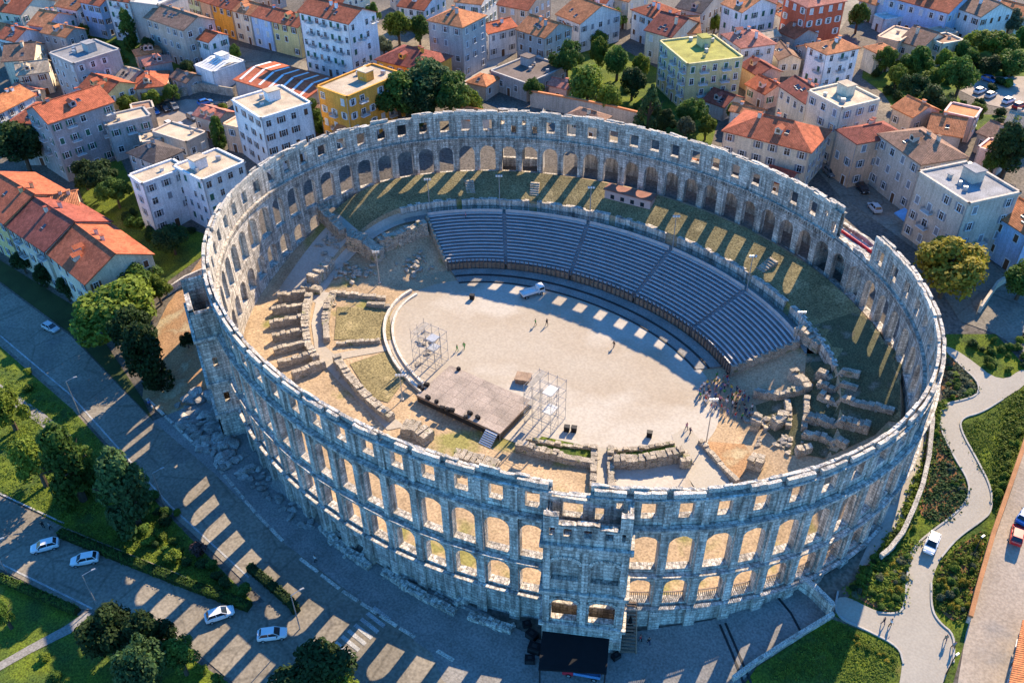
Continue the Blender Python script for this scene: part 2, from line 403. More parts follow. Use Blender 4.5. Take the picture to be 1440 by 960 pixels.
near_t = TOW[3]
jx = lambda: RNG.uniform(-0.09, 0.09)
for i in range(NB):
    b = Bay(i); L = b.L; hL = L/2; td = math.degrees(b.tm) % 360
    zb = min(b.zo, b.zi)-1.2; gmax = max(b.zo, b.zi); tw = i in tower_bays
    mb = MB()
    # pedestal
    if zb < Z1:
        op = []
        if 262 < td < 268 or 270 < td < 274: op = [(0, 0.95, max(zb, b.zo-0.1), 'sq', b.zo+4.2)]
        panel(mb, b, -hL, hL, zb, Z1, 0.35, -1.25, op, b.u0, blind=0.7 if op else None)
        mb.quad([b(-hL, 0.35, Z1), b(hL, 0.35, Z1), b(hL, 0, Z1), b(-hL, 0, Z1)], 0)
        zb1 = Z1
    else: zb1 = zb
    if zb1 < Z2:
        op = []
        if gmax < 9.3:
            zs = 7.1 if gmax < 7.0 else gmax+0.2
            op = [(jx(), 1.62+jx(), zs, 'arch', 10.6)]
        elif 160 < td < 200: op = [(jx(), 1.62, max(7.1, zb1), 'arch', 10.6)]
        panel(mb, b, -hL, hL, zb1, Z2, 0.0, -1.25, op, b.u0)
        mb.quad([b(-hL, -1.25, Z2), b(hL, -1.25, Z2), b(hL, -1.2, Z2), b(-hL, -1.2, Z2)][::-1], 1)
        zb2 = Z2
    else: zb2 = zb
    panel(mb, b, -hL, hL, zb2, Z3, -0.02, -1.2, [(jx(), 1.74+jx(), max(14.5 if zb2 == Z2 else zb2+0.5, zb2), 'arch', 19.4)], b.u0)
    mb.quad([b(-hL, -1.2, Z3), b(hL, -1.2, Z3), b(hL, -1.0, Z3), b(-hL, -1.0, Z3)][::-1], 1)
    top = ZT
    hw3 = 1.02
    if i in GAP:
        top = Z3+0.6 if i == GAP[0] else Z3+1.2
        slab(mb, b, -hL, hL, -0.04, -1.0, Z3, top, 1, b.u0, 5, 0.5)
    else:
        if tw and i in (near_t-1,):                       # broken stretch left of the near tower
            panel(mb, b, -hL, hL, Z3, 27.4, -0.04, -1.0, [(0.3, 1.3, 24.0, 'sq', 26.6)], b.u0); top = 27.4
        elif tw:
            panel(mb, b, -hL, hL, Z3, ZT, -0.04, -1.0, [(-1.2, 0.55, 24.1, 'sq', 26.2), (1.3, 0.45, 26.4, 'sq', 27.4)], b.u0)
        else:
            dx = RNG.uniform(-0.08, 0.08)
            panel(mb, b, -hL, hL, Z3, ZT, -0.04, -1.0, [(dx, hw3+jx(), 24.85+jx(), 'sq', 27.5+jx())], b.u0)
        mb.quad([b(-hL, -0.04, top), b(hL, -0.04, top), b(hL, -1.0, top), b(-hL, -1.0, top)], 1)
    wall = wpart('wall_bay', mb, [STONE, STONE_IN], arena)
    # pilasters at the start of the bay, one per storey
    x0 = -hL
    if not tw or i in [k % NB for k in TOW] and False:
        for z0, z1, pr, w in ((max(zb, -1), Z1-0.35, 0.85, 1.5), (Z1+0.35, Z2-0.35, 0.5, 1.1), (Z2+0.35, Z3-0.4, 0.48, 1.1), (Z3+0.3, ZT-0.5, 0.3, 0.95)):
            if z1-z0 < 1 or z1 < zb: continue
            pm = MB(); slab(pm, b, x0-w/2, x0+w/2, 0.02 if z0 > Z1 else 0.3, pr, max(z0, zb), z1, 0, b.u0)
            if z0 > 0: slab(pm, b, x0-w/2-0.08, x0+w/2+0.08, 0.02, pr+0.1, z1-0.5, z1-0.12, 0, b.u0)
            wpart('pilaster', pm, [STONE], wall)
    for z0, z1, pr in ((Z1-0.35, Z1+0.1, 0.95), (Z2-0.4, Z2+0.3, 0.95), (Z3-0.45, Z3+0.35, 1.0), (ZT-0.5, ZT-0.12, 0.4)):
        if z1 < zb+1 or (i in GAP and z0 > Z3+1): continue
        if tw and z0 < Z3 and i not in GAP: pass
        cm = MB(); jt = 0.05
        slab(cm, b, -hL, hL, 0.0 if z0 > Z1 else 0.32, pr*0.55, z0, (z0+z1)/2, 0, b.u0, 3, 0.0, False)
        slab(cm, b, -hL, hL, 0.0 if z0 > Z1 else 0.32, pr, (z0+z1)/2, z1, 0, b.u0, 3, jt, False)
        wpart('cornice', cm, [STONE], wall)
    # inner ledge with corbels below the windows
    if i not in GAP:
        lm = MB(); slab(lm, b, -hL, hL, -0.99, -1.55, Z3-0.1, Z3+0.22, 0, b.u0, 2, 0.05, False)
        for k in range(8):
            x = -hL+L*(k+0.5)/8; slab(lm, b, x-0.13, x+0.13, -1.19, -1.5, Z3-0.75, Z3-0.1, 0)
        wpart('corbel_ledge', lm, [STONE_IN], wall)
    # coping: outer and inner stones with a slot between, notched over the pilasters
    if i in GAP: continue
    rough = 150 < td < 235 or tw
    zt = 29.55+RNG.uniform(-0.1, 0.1)
    if top < ZT: zt = top+0.25
    if 150 < td < 176: zt -= RNG.choice((0, 0.35, 0.7))
    for a, c in (((-hL+0.45, 0.1), (0.12, hL-0.45)) if RNG.random() < 0.7 else ((-hL+0.45, hL-0.45),)):
        if RNG.random() < (0.25 if rough else 0.07): continue
        sm = MB(); slab(sm, b, a, c, 0.14+RNG.uniform(-0.06, 0.06), -0.34+RNG.uniform(-0.06, 0.06), top+0.005, zt+RNG.uniform(-0.12, 0.08), 0, b.u0, 3, 0.14); wpart('coping_stone', sm, [COPING], wall)
    cuts = (-hL, RNG.uniform(-1, -0.3), RNG.uniform(0.5, 1.2), hL) if RNG.random() < 0.5 else (-hL, RNG.uniform(-0.6, 0.6), hL)
    for a, c in zip(cuts, cuts[1:]):
        if RNG.random() < (0.12 if rough else 0.03): continue
        sm = MB(); slab(sm, b, a+0.02, c-0.02, -0.58+RNG.uniform(-0.05, 0.05), -1.02+RNG.uniform(-0.06, 0.06), top+0.005, zt+RNG.uniform(-0.2, 0.2), 0, b.u0, 3, 0.16); wpart('coping_stone', sm, [COPING], wall)

# ---------------------------------------------------------------- stair towers
class Fr:
    def __init__(s, t):
        s.o = epos(t, 0, 0); s.n = Vector((math.cos(t)/EA, math.sin(t)/EB, 0)).normalized(); s.x = Vector((-s.n.y, s.n.x, 0))
        if (epos(t+0.01, 0, 0)-s.o).dot(s.x) < 0: s.x = -s.x
    def __call__(s, x, off, z): return s.o+s.x*x+s.n*off+Vector((0, 0, z))
class Side:                                    # a wall running outward, thickness along x
    def __init__(s, fr, sg): s.f = fr; s.g = sg
    def __call__(s, x, off, z): return s.f(s.g*off, x*s.g*-1 if False else x, z)
for ti, t in enumerate(TT[:4]):
    f = Fr(R(t)); HW = 5.5; D = 3.9
    zo = hout(f(0, 5, 0).y); zb = zo-1.2
    tower = thing('stair_tower', ['square stair tower of the amphitheatre beside the gap in its wall top', 'stair tower on the far side of the amphitheatre backed by town trees',
            'stair tower on the left flank of the amphitheatre above the boulders', 'stair tower in the middle of the near front with two blind arches'][ti], 'tower', tuple(f(0, 2, zo)), group='stair towers of the amphitheatre')
    mb = MB(); near = ti == 3
    lv = [(zb, Z1, 0.25, []), (Z1, Z2+0.6, 0.0, [(-2.55, 1.75, 7.5, 'seg', 11.1), (2.55, 1.75, 7.5, 'seg', 11.1)]), (Z2+0.6, Z3+0.3, 0.0, [(-2.6, 1.8, 16.1, 'seg', 19.5), (2.6, 1.8, 16.1, 'seg', 19.5)])]
    for z0, z1, ex, op in lv:
        if z1 < zb+0.5: continue
        z0 = max(z0, zb); op = [o for o in op if o[2] > zo+0.3 or o[4] > zo+2]
        bl = 0.75 if z0 > 12 and near else None
        panel(mb, f, -HW, HW, z0, z1, D+ex, D-0.9, op, 0, blind=bl)
        if ex: mb.quad([f(-HW, D+ex, z1), f(HW, D+ex, z1), f(HW, D, z1), f(-HW, D, z1)], 0)
    wpart('front_wall', mb, [STONE, STONE_IN], tower)
    if near:
        for xc, zsp, hw_ in ((-2.6, 19.5, 1.8), (2.6, 19.5, 1.8), (-2.55, 11.1, 1.75), (2.55, 11.1, 1.75)):
            for k in range(11):                          # wedge stones round the arch heads
                a0_, a1_ = math.pi*k/11+0.02, math.pi*(k+1)/11-0.02; vm = MB()
                q2 = [(xc-hw_*math.cos(a0_), zsp+hw_*0.6*math.sin(a0_)), (xc-hw_*math.cos(a1_), zsp+hw_*0.6*math.sin(a1_)), (xc-(hw_+0.5)*math.cos(a1_), zsp+(hw_*0.6+0.5)*math.sin(a1_)), (xc-(hw_+0.5)*math.cos(a0_), zsp+(hw_*0.6+0.5)*math.sin(a0_))]
                of = D+0.22; fr_ = [f(x_, of, z_) for x_, z_ in q2]; bk = [f(x_, D-0.02, z_) for x_, z_ in q2]; vm.quad(fr_)
                for j in range(4): vm.quad([fr_[j], fr_[(j+1) % 4], bk[(j+1) % 4], bk[j]])
                wpart('arch_stone', vm, [COPING], tower)
        for x_ in (-HW+0.55, 0, HW-0.55):
            for z0_, z1_ in ((Z1+0.4, Z2-0.4), (Z2+0.6, Z3-0.6)):
                vm = MB(); slab(vm, f, x_-0.42, x_+0.42, D, D+0.3, z0_, z1_, 0); wpart('pilaster', vm, [STONE], tower)
    for sg in (-1, 1):
        mb = MB(); z0 = zb; z1 = Z3+0.3
        op = [(2.0, 0.42, 17.0, 'sq', 19.0)] if True else []
        class S_:
            def __call__(s, x, off, z): return f(sg*off, x, z)
        panel(mb, S_(), -0.1, D-0.01, zb, 8.2, HW-0.02, HW-0.9, [], 0); panel(mb, S_(), -0.1, D-0.01, 8.2, 15, HW-0.02, HW-0.9, [(1.7, 0.45, 9.0, 'sq', 11.2)] if zo < 5 else [], 0)
        panel(mb, S_(), -0.1, D-0.01, 15, z1, HW-0.02, HW-0.9, op, 0)
        wpart('side_wall', mb, [STONE, STONE_IN], tower)
        for z in (Z1, Z2+0.1, Z3):
            if z < zb+1: continue
            cm = MB(); slab(cm, f, sg*(HW-0.05), sg*(HW+0.45), -0.2, D+0.5, z-0.35, z+0.3, 0, 0, 2, 0.05); wpart('cornice', cm, [STONE], tower)
    for z in (Z1, Z2+0.1, Z3):
        if z < zb+1: continue
        cm = MB(); slab(cm, f, -HW-0.44, HW+0.44, D, D+0.55, z-0.3, z+0.35, 0, 0, 4, 0.05); slab(cm, f, -HW-0.3, HW+0.3, D, D+0.3, z-0.7, z-0.3, 0, 0, 4)
        wpart('cornice', cm, [STONE], tower)
    fm = MB(); slab(fm, f, -HW+0.9, HW-0.9, 0.02, D-0.9, Z3-1.2, Z3-0.8, 0, 0, 2, 0.05); wpart('floor_slab', fm, [STONE_IN], tower)
    # broken top storey of the tower
    if ti == 1 or ti == 3 or ti == 2:
        mb = MB(); tops = [(-HW, -3.6, 28.4), (-3.6, -1.3, 26.9), (-1.3, 1.5, 27.2), (1.5, 4.0, 26.6), (4.0, HW, 29.3)] if ti == 3 else [(-HW, -2.5, 26.4), (-2.5, 1, 27.4), (1, HW, 29.4 if ti == 2 else 28)]
        if ti == 3: tops = [(-a[1], -a[0], a[2]) for a in tops][::-1] if f.x.dot(RT) < 0 else tops
        for x0, x1, zt in tops:
            w = x1-x0; op = [((x0+x1)/2, min(0.5, w*0.3), 24.9, 'sq', min(26.3, zt-0.5))] if w < 3.2 else [((x0*0.72+x1*0.28), 0.45, 24.9, 'sq', 26.3), ((x0*0.28+x1*0.72), 0.45, 24.9, 'sq', 26.3)]
            panel(mb, f, x0, x1, Z3+0.3, zt, D, D-0.8, op, 0)
            slab(mb, f, x0, x1, D, D-0.8, zt-0.2, zt+0.15, 1, 0, 4, 0.25)
        wpart('upper_wall', mb, [STONE, STONE_IN], tower)
        for sg in (-1, 1):
            mb = MB(); slab(mb, f, sg*(HW-0.02), sg*(HW-0.75), -0.1, D-0.05, Z3+0.3, 28.6 if sg*f.x.dot(RT) > 0 or ti == 2 else 26.5, 1, 0, 5, 0.5); wpart('upper_side_wall', mb, [STONE, STONE_IN], tower)
    else:
        mb = MB(); slab(mb, f, -HW, HW, D, D-0.8, Z3+0.3, Z3+0.9, 1, 0, 5, 0.3); wpart('upper_wall', mb, [STONE, STONE_IN], tower)
        # red sheeting and pale slab seen through the gap
        fr = thing('site_barrier', 'red sheeted site barrier seen through the gap in the far right wall', 'barrier', tuple(f(-3, 1.6, Z3)))
        mb = MB(); slab(mb, f, -7.0, 1.2, 1.2, 1.35, Z3+0.1, Z3+0.8, 0, 0, 4); wpart('sheet', mb, [RED], fr)
        mb = MB(); [slab(mb, f, x, x+0.08, 1.36, 1.44, Z3+0.1, Z3+1.35, 0) for x in (-6.8, -4.2, -1.2, 0.9)]; wpart('posts', mb, [STEEL], fr)
        mb = MB(); slab(mb, f, -5.3, HW-0.2, 0.9, D-0.8, Z3-0.75, Z3+0.1, 0, 0, 2); wpart('landing', mb, [COPING], tower)

# ================================================================ seating
def ep(t, d, z): p = ering(t, d); p.z = z; return p
def arcbox(mb, t0, t1, d0, d1, z0, z1, n=8, m=0):
    for k in range(n):
        a = R(t0+(t1-t0)*k/n); b = R(t0+(t1-t0)*(k+1)/n)
        P = [ep(a, d0, z0), ep(b, d0, z0), ep(b, d1, z0), ep(a, d1, z0), ep(a, d0, z1), ep(b, d0, z1), ep(b, d1, z1), ep(a, d1, z1)]
        fs = [(4, 5, 6, 7), (0, 1, 5, 4), (2, 3, 7, 6)]
        if k == 0: fs.append((3, 0, 4, 7))
        if k == n-1: fs.append((1, 2, 6, 5))
        for q in fs: mb.quad([P[j] for j in q], m, [(0, 0), (1, 0), (1, 1), (0, 1)])
stand = thing('seating_stand', 'curved grandstand of long grey bench rows on the far side of the arena floor', 'grandstand', (-3, 33, 3.5))
SEC = [(40, 61), (61.9, 83.4), (84.3, 105.6), (106.5, 128.2), (129.1, 151)]
NR = 15; DR = 0.79; RR = 0.395; Z0 = 5.2
for a, b in SEC:
    for r in range(NR):
        d = 26-r*DR; z = Z0+r*RR; mb = MB()
        arcbox(mb, a, b, d, d-DR, z-0.42, z, 10, 1)
        row = wpart('tread', mb, [STANDM, TREAD], stand)
        mb = MB(); arcbox(mb, a+0.15, b-0.15, d-0.12, d-0.52, z+0.30, z+0.42, 10, 0); wpart('bench_board', mb, [STANDM], row)
    mb = MB(); arcbox(mb, a, b, 26.05, 25.9, 3.4, Z0, 10, 0); fp = wpart('front_panel', mb, [WOOD], stand)
    n = int((b-a)/1.5)
    for k in range(n+1):
        t = a+(b-a)*k/n; mb = MB(); arcbox(mb, t-0.14, t+0.14, 26.3, 26.04, 3.4, Z0+1.0, 1, 0); wpart('post', mb, [mat('grey post', (0.14, 0.12, 0.11), 0.2, 1.0)], fp)
    mb = MB(); arcbox(mb, a, b, 26.2, 26.12, Z0+0.9, Z0+0.98, 10, 0); wpart('handrail', mb, [STEEL], fp)
    mb = MB(); arcbox(mb, a, b, 26-NR*DR, 26-NR*DR-0.12, 10.0, Z0+NR*RR+0.75, 10, 0); wpart('back_panel', mb, [STANDM], stand)
for (a, b), (c, d_) in zip(SEC, SEC[1:]):
    for r in range(NR*2):
        d = 26-r*DR/2; mb = MB(); arcbox(mb, b, c, d, d-DR/2, Z0+r*RR/2-0.4, Z0+r*RR/2-0.02, 1, 0); wpart('aisle_step', mb, [TREAD], stand)
for t in (39.2, 151.1):
    mb = MB(); n = 9
    for k in range(n):
        d = 26-k*NR*DR/n; arcbox(mb, t, t+0.7, d, d-NR*DR/n, 3.3, Z0+0.1+(k+1)*NR*RR/n, 1, 0)
    wpart('end_wall', mb, [RUBBLE], stand)
for d, z in ((29.0, 3.85), (31.6, 3.68)):
    mb = MB(); arcbox(mb, 44, 150, d, d-2.5, 3.4, z, 60, 0); o = obj('podium_step', mb.mesh('podium_step', [PAVE])); o['kind'] = 'structure'
    mb = MB(); arcbox(mb, 44, 150, d+0.12, d-0.25, 3.4, z+0.05, 60, 0); wpart('edging', mb, [DARK], o)
# walkway and terrace wall behind the seats
tdsheet('walkway', 36, 158, 14.2, 11.7, PAVE, 0.1)
tw_ = thing('terrace_wall', 'low stone retaining wall curving behind the top of the seating', 'wall', (0, 41, 10.4))
for k, (a, b) in enumerate(((28, 50), (52, 63), (64.5, 84), (87, 100), (101.5, 120), (122, 140), (141.5, 158))):
    mb = MB()
    n = int((b-a)/1.2)
    for j in range(n):
        t0 = a+(b-a)*j/n; t1 = a+(b-a)*(j+1)/n; arcbox(mb, t0, t1, 11.75+random.uniform(-0.06, 0.06), 10.7, 9.5, 12.95+random.uniform(-0.12, 0.1), 1, 0)
    wpart('wall_section', mb, [STONE_IN], tw_)
# stairs cut into the grass terrace
for nm, t, lab in (('terrace_stair', 137, 'stone stair climbing the left part of the grass terrace to an arch'), ('terrace_stair', 121, 'stone stair climbing the middle of the grass terrace'), ('terrace_stair', 63.5, 'stone stair climbing the right part of the grass terrace')):
    st = thing(nm, lab, 'stairs', tuple(ep(R(t), 8, 12.7)), group='stairs on the grass terrace')
    for k in range(10):
        d = 11.6-k*0.55; mb = MB(); arcbox(mb, t-1.1, t+1.1, d, d-0.55, 11.5, 12.3+k*0.3 if k < 9 else 15, 1, 0); wpart('step', mb, [RUBBLE], st)
hut = thing('terrace_cabin', 'low pink walled cabin with red roof on the grass terrace', 'cabin', tuple(ep(R(99), 7, 13.8)))
fc = Fr(R(99)); mb = MB(); slab(mb, fc, -5.5, 5.5, -4.4, -7.0, 12.6, 16.2, 0); wpart('wall', mb, [flat('pink plaster', (0.50, 0.36, 0.33))], hut)
mb = MB(); slab(mb, fc, -5.8, 5.8, -4.1, -7.3, 16.2, 16.45, 0); wpart('roof', mb, [mat('cabin roof', (0.30, 0.14, 0.10), 0.3, 0.6)], hut)
for x in (-3.6, -1.2, 1.2, 3.6):
    mb = MB(); slab(mb, fc, x-0.45, x+0.45, -6.9, -7.05, 14.3, 15.3, 0); wpart('window', mb, [GLASS], hut)
# ================================================================ town houses
WALLC = dict(white=(0.62, 0.61, 0.60), cream=(0.58, 0.50, 0.38), grey=(0.36, 0.34, 0.32), yellow=(0.60, 0.45, 0.20), orange=(0.62, 0.29, 0.05), peach=(0.60, 0.40, 0.27),
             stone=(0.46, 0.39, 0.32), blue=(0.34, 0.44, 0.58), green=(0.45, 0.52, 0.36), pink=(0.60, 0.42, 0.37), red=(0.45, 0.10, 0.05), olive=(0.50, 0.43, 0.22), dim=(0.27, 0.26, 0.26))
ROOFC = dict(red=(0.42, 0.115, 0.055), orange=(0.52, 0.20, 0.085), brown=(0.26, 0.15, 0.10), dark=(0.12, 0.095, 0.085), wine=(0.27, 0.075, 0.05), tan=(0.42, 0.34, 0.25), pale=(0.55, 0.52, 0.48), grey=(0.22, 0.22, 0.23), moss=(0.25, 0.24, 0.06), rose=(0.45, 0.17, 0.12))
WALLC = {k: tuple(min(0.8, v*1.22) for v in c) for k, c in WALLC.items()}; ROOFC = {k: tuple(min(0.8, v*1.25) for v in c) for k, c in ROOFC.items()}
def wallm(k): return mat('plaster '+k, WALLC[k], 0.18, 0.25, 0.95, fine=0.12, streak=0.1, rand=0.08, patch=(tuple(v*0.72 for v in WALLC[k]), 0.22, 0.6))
def roofm(k, tiled): return mat('roof tile '+k if tiled else 'flat roof '+k, ROOFC[k], 0.3, 0.35, 0.9, tiles=tiled, fine=0.18, rand=0.12, patch=(tuple(v*0.6 for v in ROOFC[k]), 0.3, 0.62))
SHUT = [flat('shutter green', (0.04, 0.12, 0.08)), flat('shutter brown', (0.14, 0.07, 0.04)), flat('shutter grey', (0.24, 0.25, 0.27)), flat('shutter white', (0.6, 0.6, 0.58))]
def window_mesh(k, w=1.0, h=1.55, closed=False):
    mb = MB(); fr = 0.12
    mb.box((0, -0.03, 0), (w, 0.05, h), 1)
    for x in (-w/2-fr/2, w/2+fr/2): mb.box((x, -0.06, 0), (fr, 0.12, h+2*fr), 0)
    mb.box((0, -0.06, h/2+fr/2), (w, 0.119, fr), 0); mb.box((0, -0.11, -h/2-fr/2), (w+0.4, 0.24, fr), 0); mb.box((0, -0.05, 0), (0.06, 0.06, h-0.02), 0); mb.box((0, -0.05, 0.25), (w-0.02, 0.055, 0.05), 0)
    if closed:
        for s in (-1, 1): mb.box((s*w*0.25, -0.085, 0), (w*0.48, 0.06, h), 2)
    elif k < 4:
        for s in (-1, 1): mb.box((s*(w/2+fr+w*0.24), -0.05, 0), (w*0.46, 0.08, h), 2)
    return mb.mesh('window', [WHITE, GLASS, SHUT[k % 4]])
WIN = [window_mesh(k) for k in range(5)]
WINC = [window_mesh(k, closed=True) for k in range(5)]; WINP = window_mesh(4, 1.25, 1.5)
def door_mesh():
    mb = MB(); mb.box((0, -0.04, 0), (1.1, 0.06, 2.2), 1); mb.box((0, -0.06, 1.18), (1.4, 0.12, 0.16), 0)
    for x in (-0.63, 0.63): mb.box((x, -0.06, 0), (0.15, 0.12, 2.2), 0)
    return mb.mesh('door', [WHITE, SHUT[1]])
DOOR = door_mesh()
def balcony_mesh():
    mb = MB(); mb.box((0, -0.55, 0), (2.4, 1.1, 0.14), 0)
    for k in range(9): mb.box((-1.15+2.3*k/8, -1.06, 0.5), (0.04, 0.04, 0.9), 1)
    mb.box((0, -1.06, 0.97), (2.4, 0.06, 0.06), 1)
    for s in (-1, 1): mb.box((s*1.17, -0.53, 0.97), (0.05, 1.0, 0.06), 1); mb.box((s*1.17, -0.5, 0.5), (0.03, 0.95, 0.5), 1)
    return mb.mesh('balcony', [WHITE, STEEL])
BALC = balcony_mesh()
FOOT = []
def house(A, B, C, h, roof='gable', wall='cream', rc='red', rise=None, win=0, label='', cat='house', ridge='x', shutters=None, chim=1, eave=0.45, nowin=False, name='house', group=None, fl=3.1, balc=0):
    rs = random.Random(hash((A, B)) & 0xffff if False else int(A[0]*31+A[1]*17+B[0]*7) & 0xffff)
    g = hout(atz(*A, 12).y)
    for _ in range(3):
        pa, pb = atz(*A, g+h), atz(*B, g+h); g = hout(((pa+pb)/2).y)
    pa, pb = atz(*A, g+h), atz(*B, g+h); pa.z = pb.z = 0; ux = (pb-pa); Wd = ux.length; ux.normalize(); uy = Vector((-ux.y, ux.x, 0))
    if isinstance(C, tuple):
        pc = atz(*C, g+h); pc.z = 0; D = (pc-pb).dot(uy)
        if abs(D) < 4: D = math.copysign(6, (pa-CAM).dot(uy))
        if D < 0: uy = -uy; D = -D
    else:
        D = C
        if uy.dot(pa-CAM) < 0: uy = -uy
    flip = ux.cross(uy).z < 0
    root = thing(name, label, cat, (pa.x, pa.y, g), group=group); wm = wallm(wall); FOOT.append((pa+ux*Wd/2+uy*D/2, math.hypot(Wd, D)/2, label))
    def P(x, y, z): return ux*x+uy*y+Vector((0, 0, z))
    tiled = roof != 'flat'
    mb = MB(); q = [(0, 0), (Wd, 0), (Wd, D), (0, D)]
    if rise is None: rise = (min(Wd, D) if roof == 'hip' else (D if ridge == 'x' else Wd))*0.22
    for k in range(4):
        a, b = q[k], q[(k+1) % 4]; l = math.hypot(b[0]-a[0], b[1]-a[1])
        mb.quad([P(*a, -1.5), P(*b, -1.5), P(*b, h), P(*a, h)], 0, [(0, 0), (l, 0), (l, h), (0, h)])
    if roof == 'gable':
        if ridge == 'x':
            for x in (0, Wd): mb.quad([P(x, 0, h), P(x, D, h), P(x, D/2, h+rise)], 0)
        else:
            for y in (0, D): mb.quad([P(0, y, h), P(Wd, y, h), P(Wd/2, y, h+rise)], 0)
    obj('wall', mb.mesh('wall', [wm]), root)
    rm = roofm(rc, tiled); mb = MB(); e = eave; th = 0.22
    def rq(pts, uax):                                # roof plane with thickness
        v = [P(*p) for p in pts]; o_ = v[0]; ax = uax
        uv = []
        for p in v:
            dd = p-o_; u = dd.dot(ax); uv.append((u, (dd-ax*u).length))
        mb.quad(v, 0, uv); mb.quad([p-Vector((0, 0, th)) for p in v][::-1], 0, uv[::-1])
        for i in range(len(v)):
            a, b = v[i], v[(i+1) % len(v)]; mb.quad([a, b, b-Vector((0, 0, th)), a-Vector((0, 0, th))], 0)
    z0 = h+0.12
    if roof == 'gable':
        s = rise/((D if ridge == 'x' else Wd)/2)
        if ridge == 'x':
            rq([(-e, -e, z0-e*s), (Wd+e, -e, z0-e*s), (Wd+e, D/2, z0+rise), (-e, D/2, z0+rise)], ux); rq([(Wd+e, D+e, z0-e*s), (-e, D+e, z0-e*s), (-e, D/2, z0+rise), (Wd+e, D/2, z0+rise)], ux)
            rg = (P(-e, D/2, z0+rise), P(Wd+e, D/2, z0+rise))
        else:
            rq([(-e, -e, z0-e*s), (-e, D+e, z0-e*s), (Wd/2, D+e, z0+rise), (Wd/2, -e, z0+rise)], uy); rq([(Wd+e, D+e, z0-e*s), (Wd+e, -e, z0-e*s), (Wd/2, -e, z0+rise), (Wd/2, D+e, z0+rise)], uy)
            rg = (P(Wd/2, -e, z0+rise), P(Wd/2, D+e, z0+rise))
    elif roof == 'hip':
        m_ = min(Wd, D)/2; s = rise/m_; b0 = z0-e*s
        if Wd >= D: r1, r2 = (m_, D/2, z0+rise), (Wd-m_, D/2, z0+rise)
        else: r1, r2 = (Wd/2, m_, z0+rise), (Wd/2, D-m_, z0+rise)
        c = [(-e, -e, b0), (Wd+e, -e, b0), (Wd+e, D+e, b0), (-e, D+e, b0)]
        if Wd >= D: rq([c[0], c[1], r2, r1], ux); rq([c[2], c[3], r1, r2], ux); rq([c[1], c[2], r2], uy); rq([c[3], c[0], r1], uy)
        else: rq([c[3], c[0], r1, r2], uy); rq([c[1], c[2], r2, r1], uy); rq([c[0], c[1], r1], ux); rq([c[2], c[3], r2], ux)
        rg = (P(*r1), P(*r2))
    if roof == 'flat':
        mb.quad([P(0.02, 0.02, h+0.02), P(Wd-0.02, 0.02, h+0.02), P(Wd-0.02, D-0.02, h+0.02), P(0.02, D-0.02, h+0.02)], 0)
        ro = obj('roof', mb.mesh('roof', [rm]), root); pm = MB()
        for a, b in ((q[0], q[1]), (q[1], q[2]), (q[2], q[3]), (q[3], q[0])):
            va, vb = P(*a, h), P(*b, h); c = (va+vb)/2; d = vb-va
            pm.box((c.x, c.y, h+0.2), (d.length+0.5, 0.5, 0.5), 0, math.atan2(d.y, d.x))
        obj('parapet', pm.mesh('parapet', [wm]), root)
        if Wd > 8 and D > 7:
            sm = MB(); c = P(Wd*rs.uniform(0.3, 0.6), D*rs.uniform(0.55, 0.7), h+1.2); sm.box(c, (3.2, 2.6, 2.4), 0, math.atan2(ux.y, ux.x)); sm.box(c+Vector((0, 0, 1.3)), (3.6, 3.0, 0.2), 1, math.atan2(ux.y, ux.x)); obj('stair_hut', sm.mesh('stair_hut', [wm, rm]), root)
            for k in range(rs.randint(2, 4)):
                sm = MB(); c = P(Wd*rs.uniform(0.1, 0.9), D*rs.uniform(0.1, 0.9), h+0.5); sm.box(c, (rs.uniform(0.5, 1.2), rs.uniform(0.5, 1.0), 1.0), 0, rs.uniform(0, 1)); obj('vent', sm.mesh('vent', [STEEL]), ro)
    else:
        ro = obj('roof', mb.mesh('roof', [rm]), root)
        rd = MB(); rd.tube(rg[0]+Vector((0, 0, 0.03)), rg[1]+Vector((0, 0, 0.03)), 0.16, n=5) if (rg[1]-rg[0]).length > 0.5 else None
        if rd.v: obj('ridge_tiles', rd.mesh('ridge_tiles', [rm]), ro)
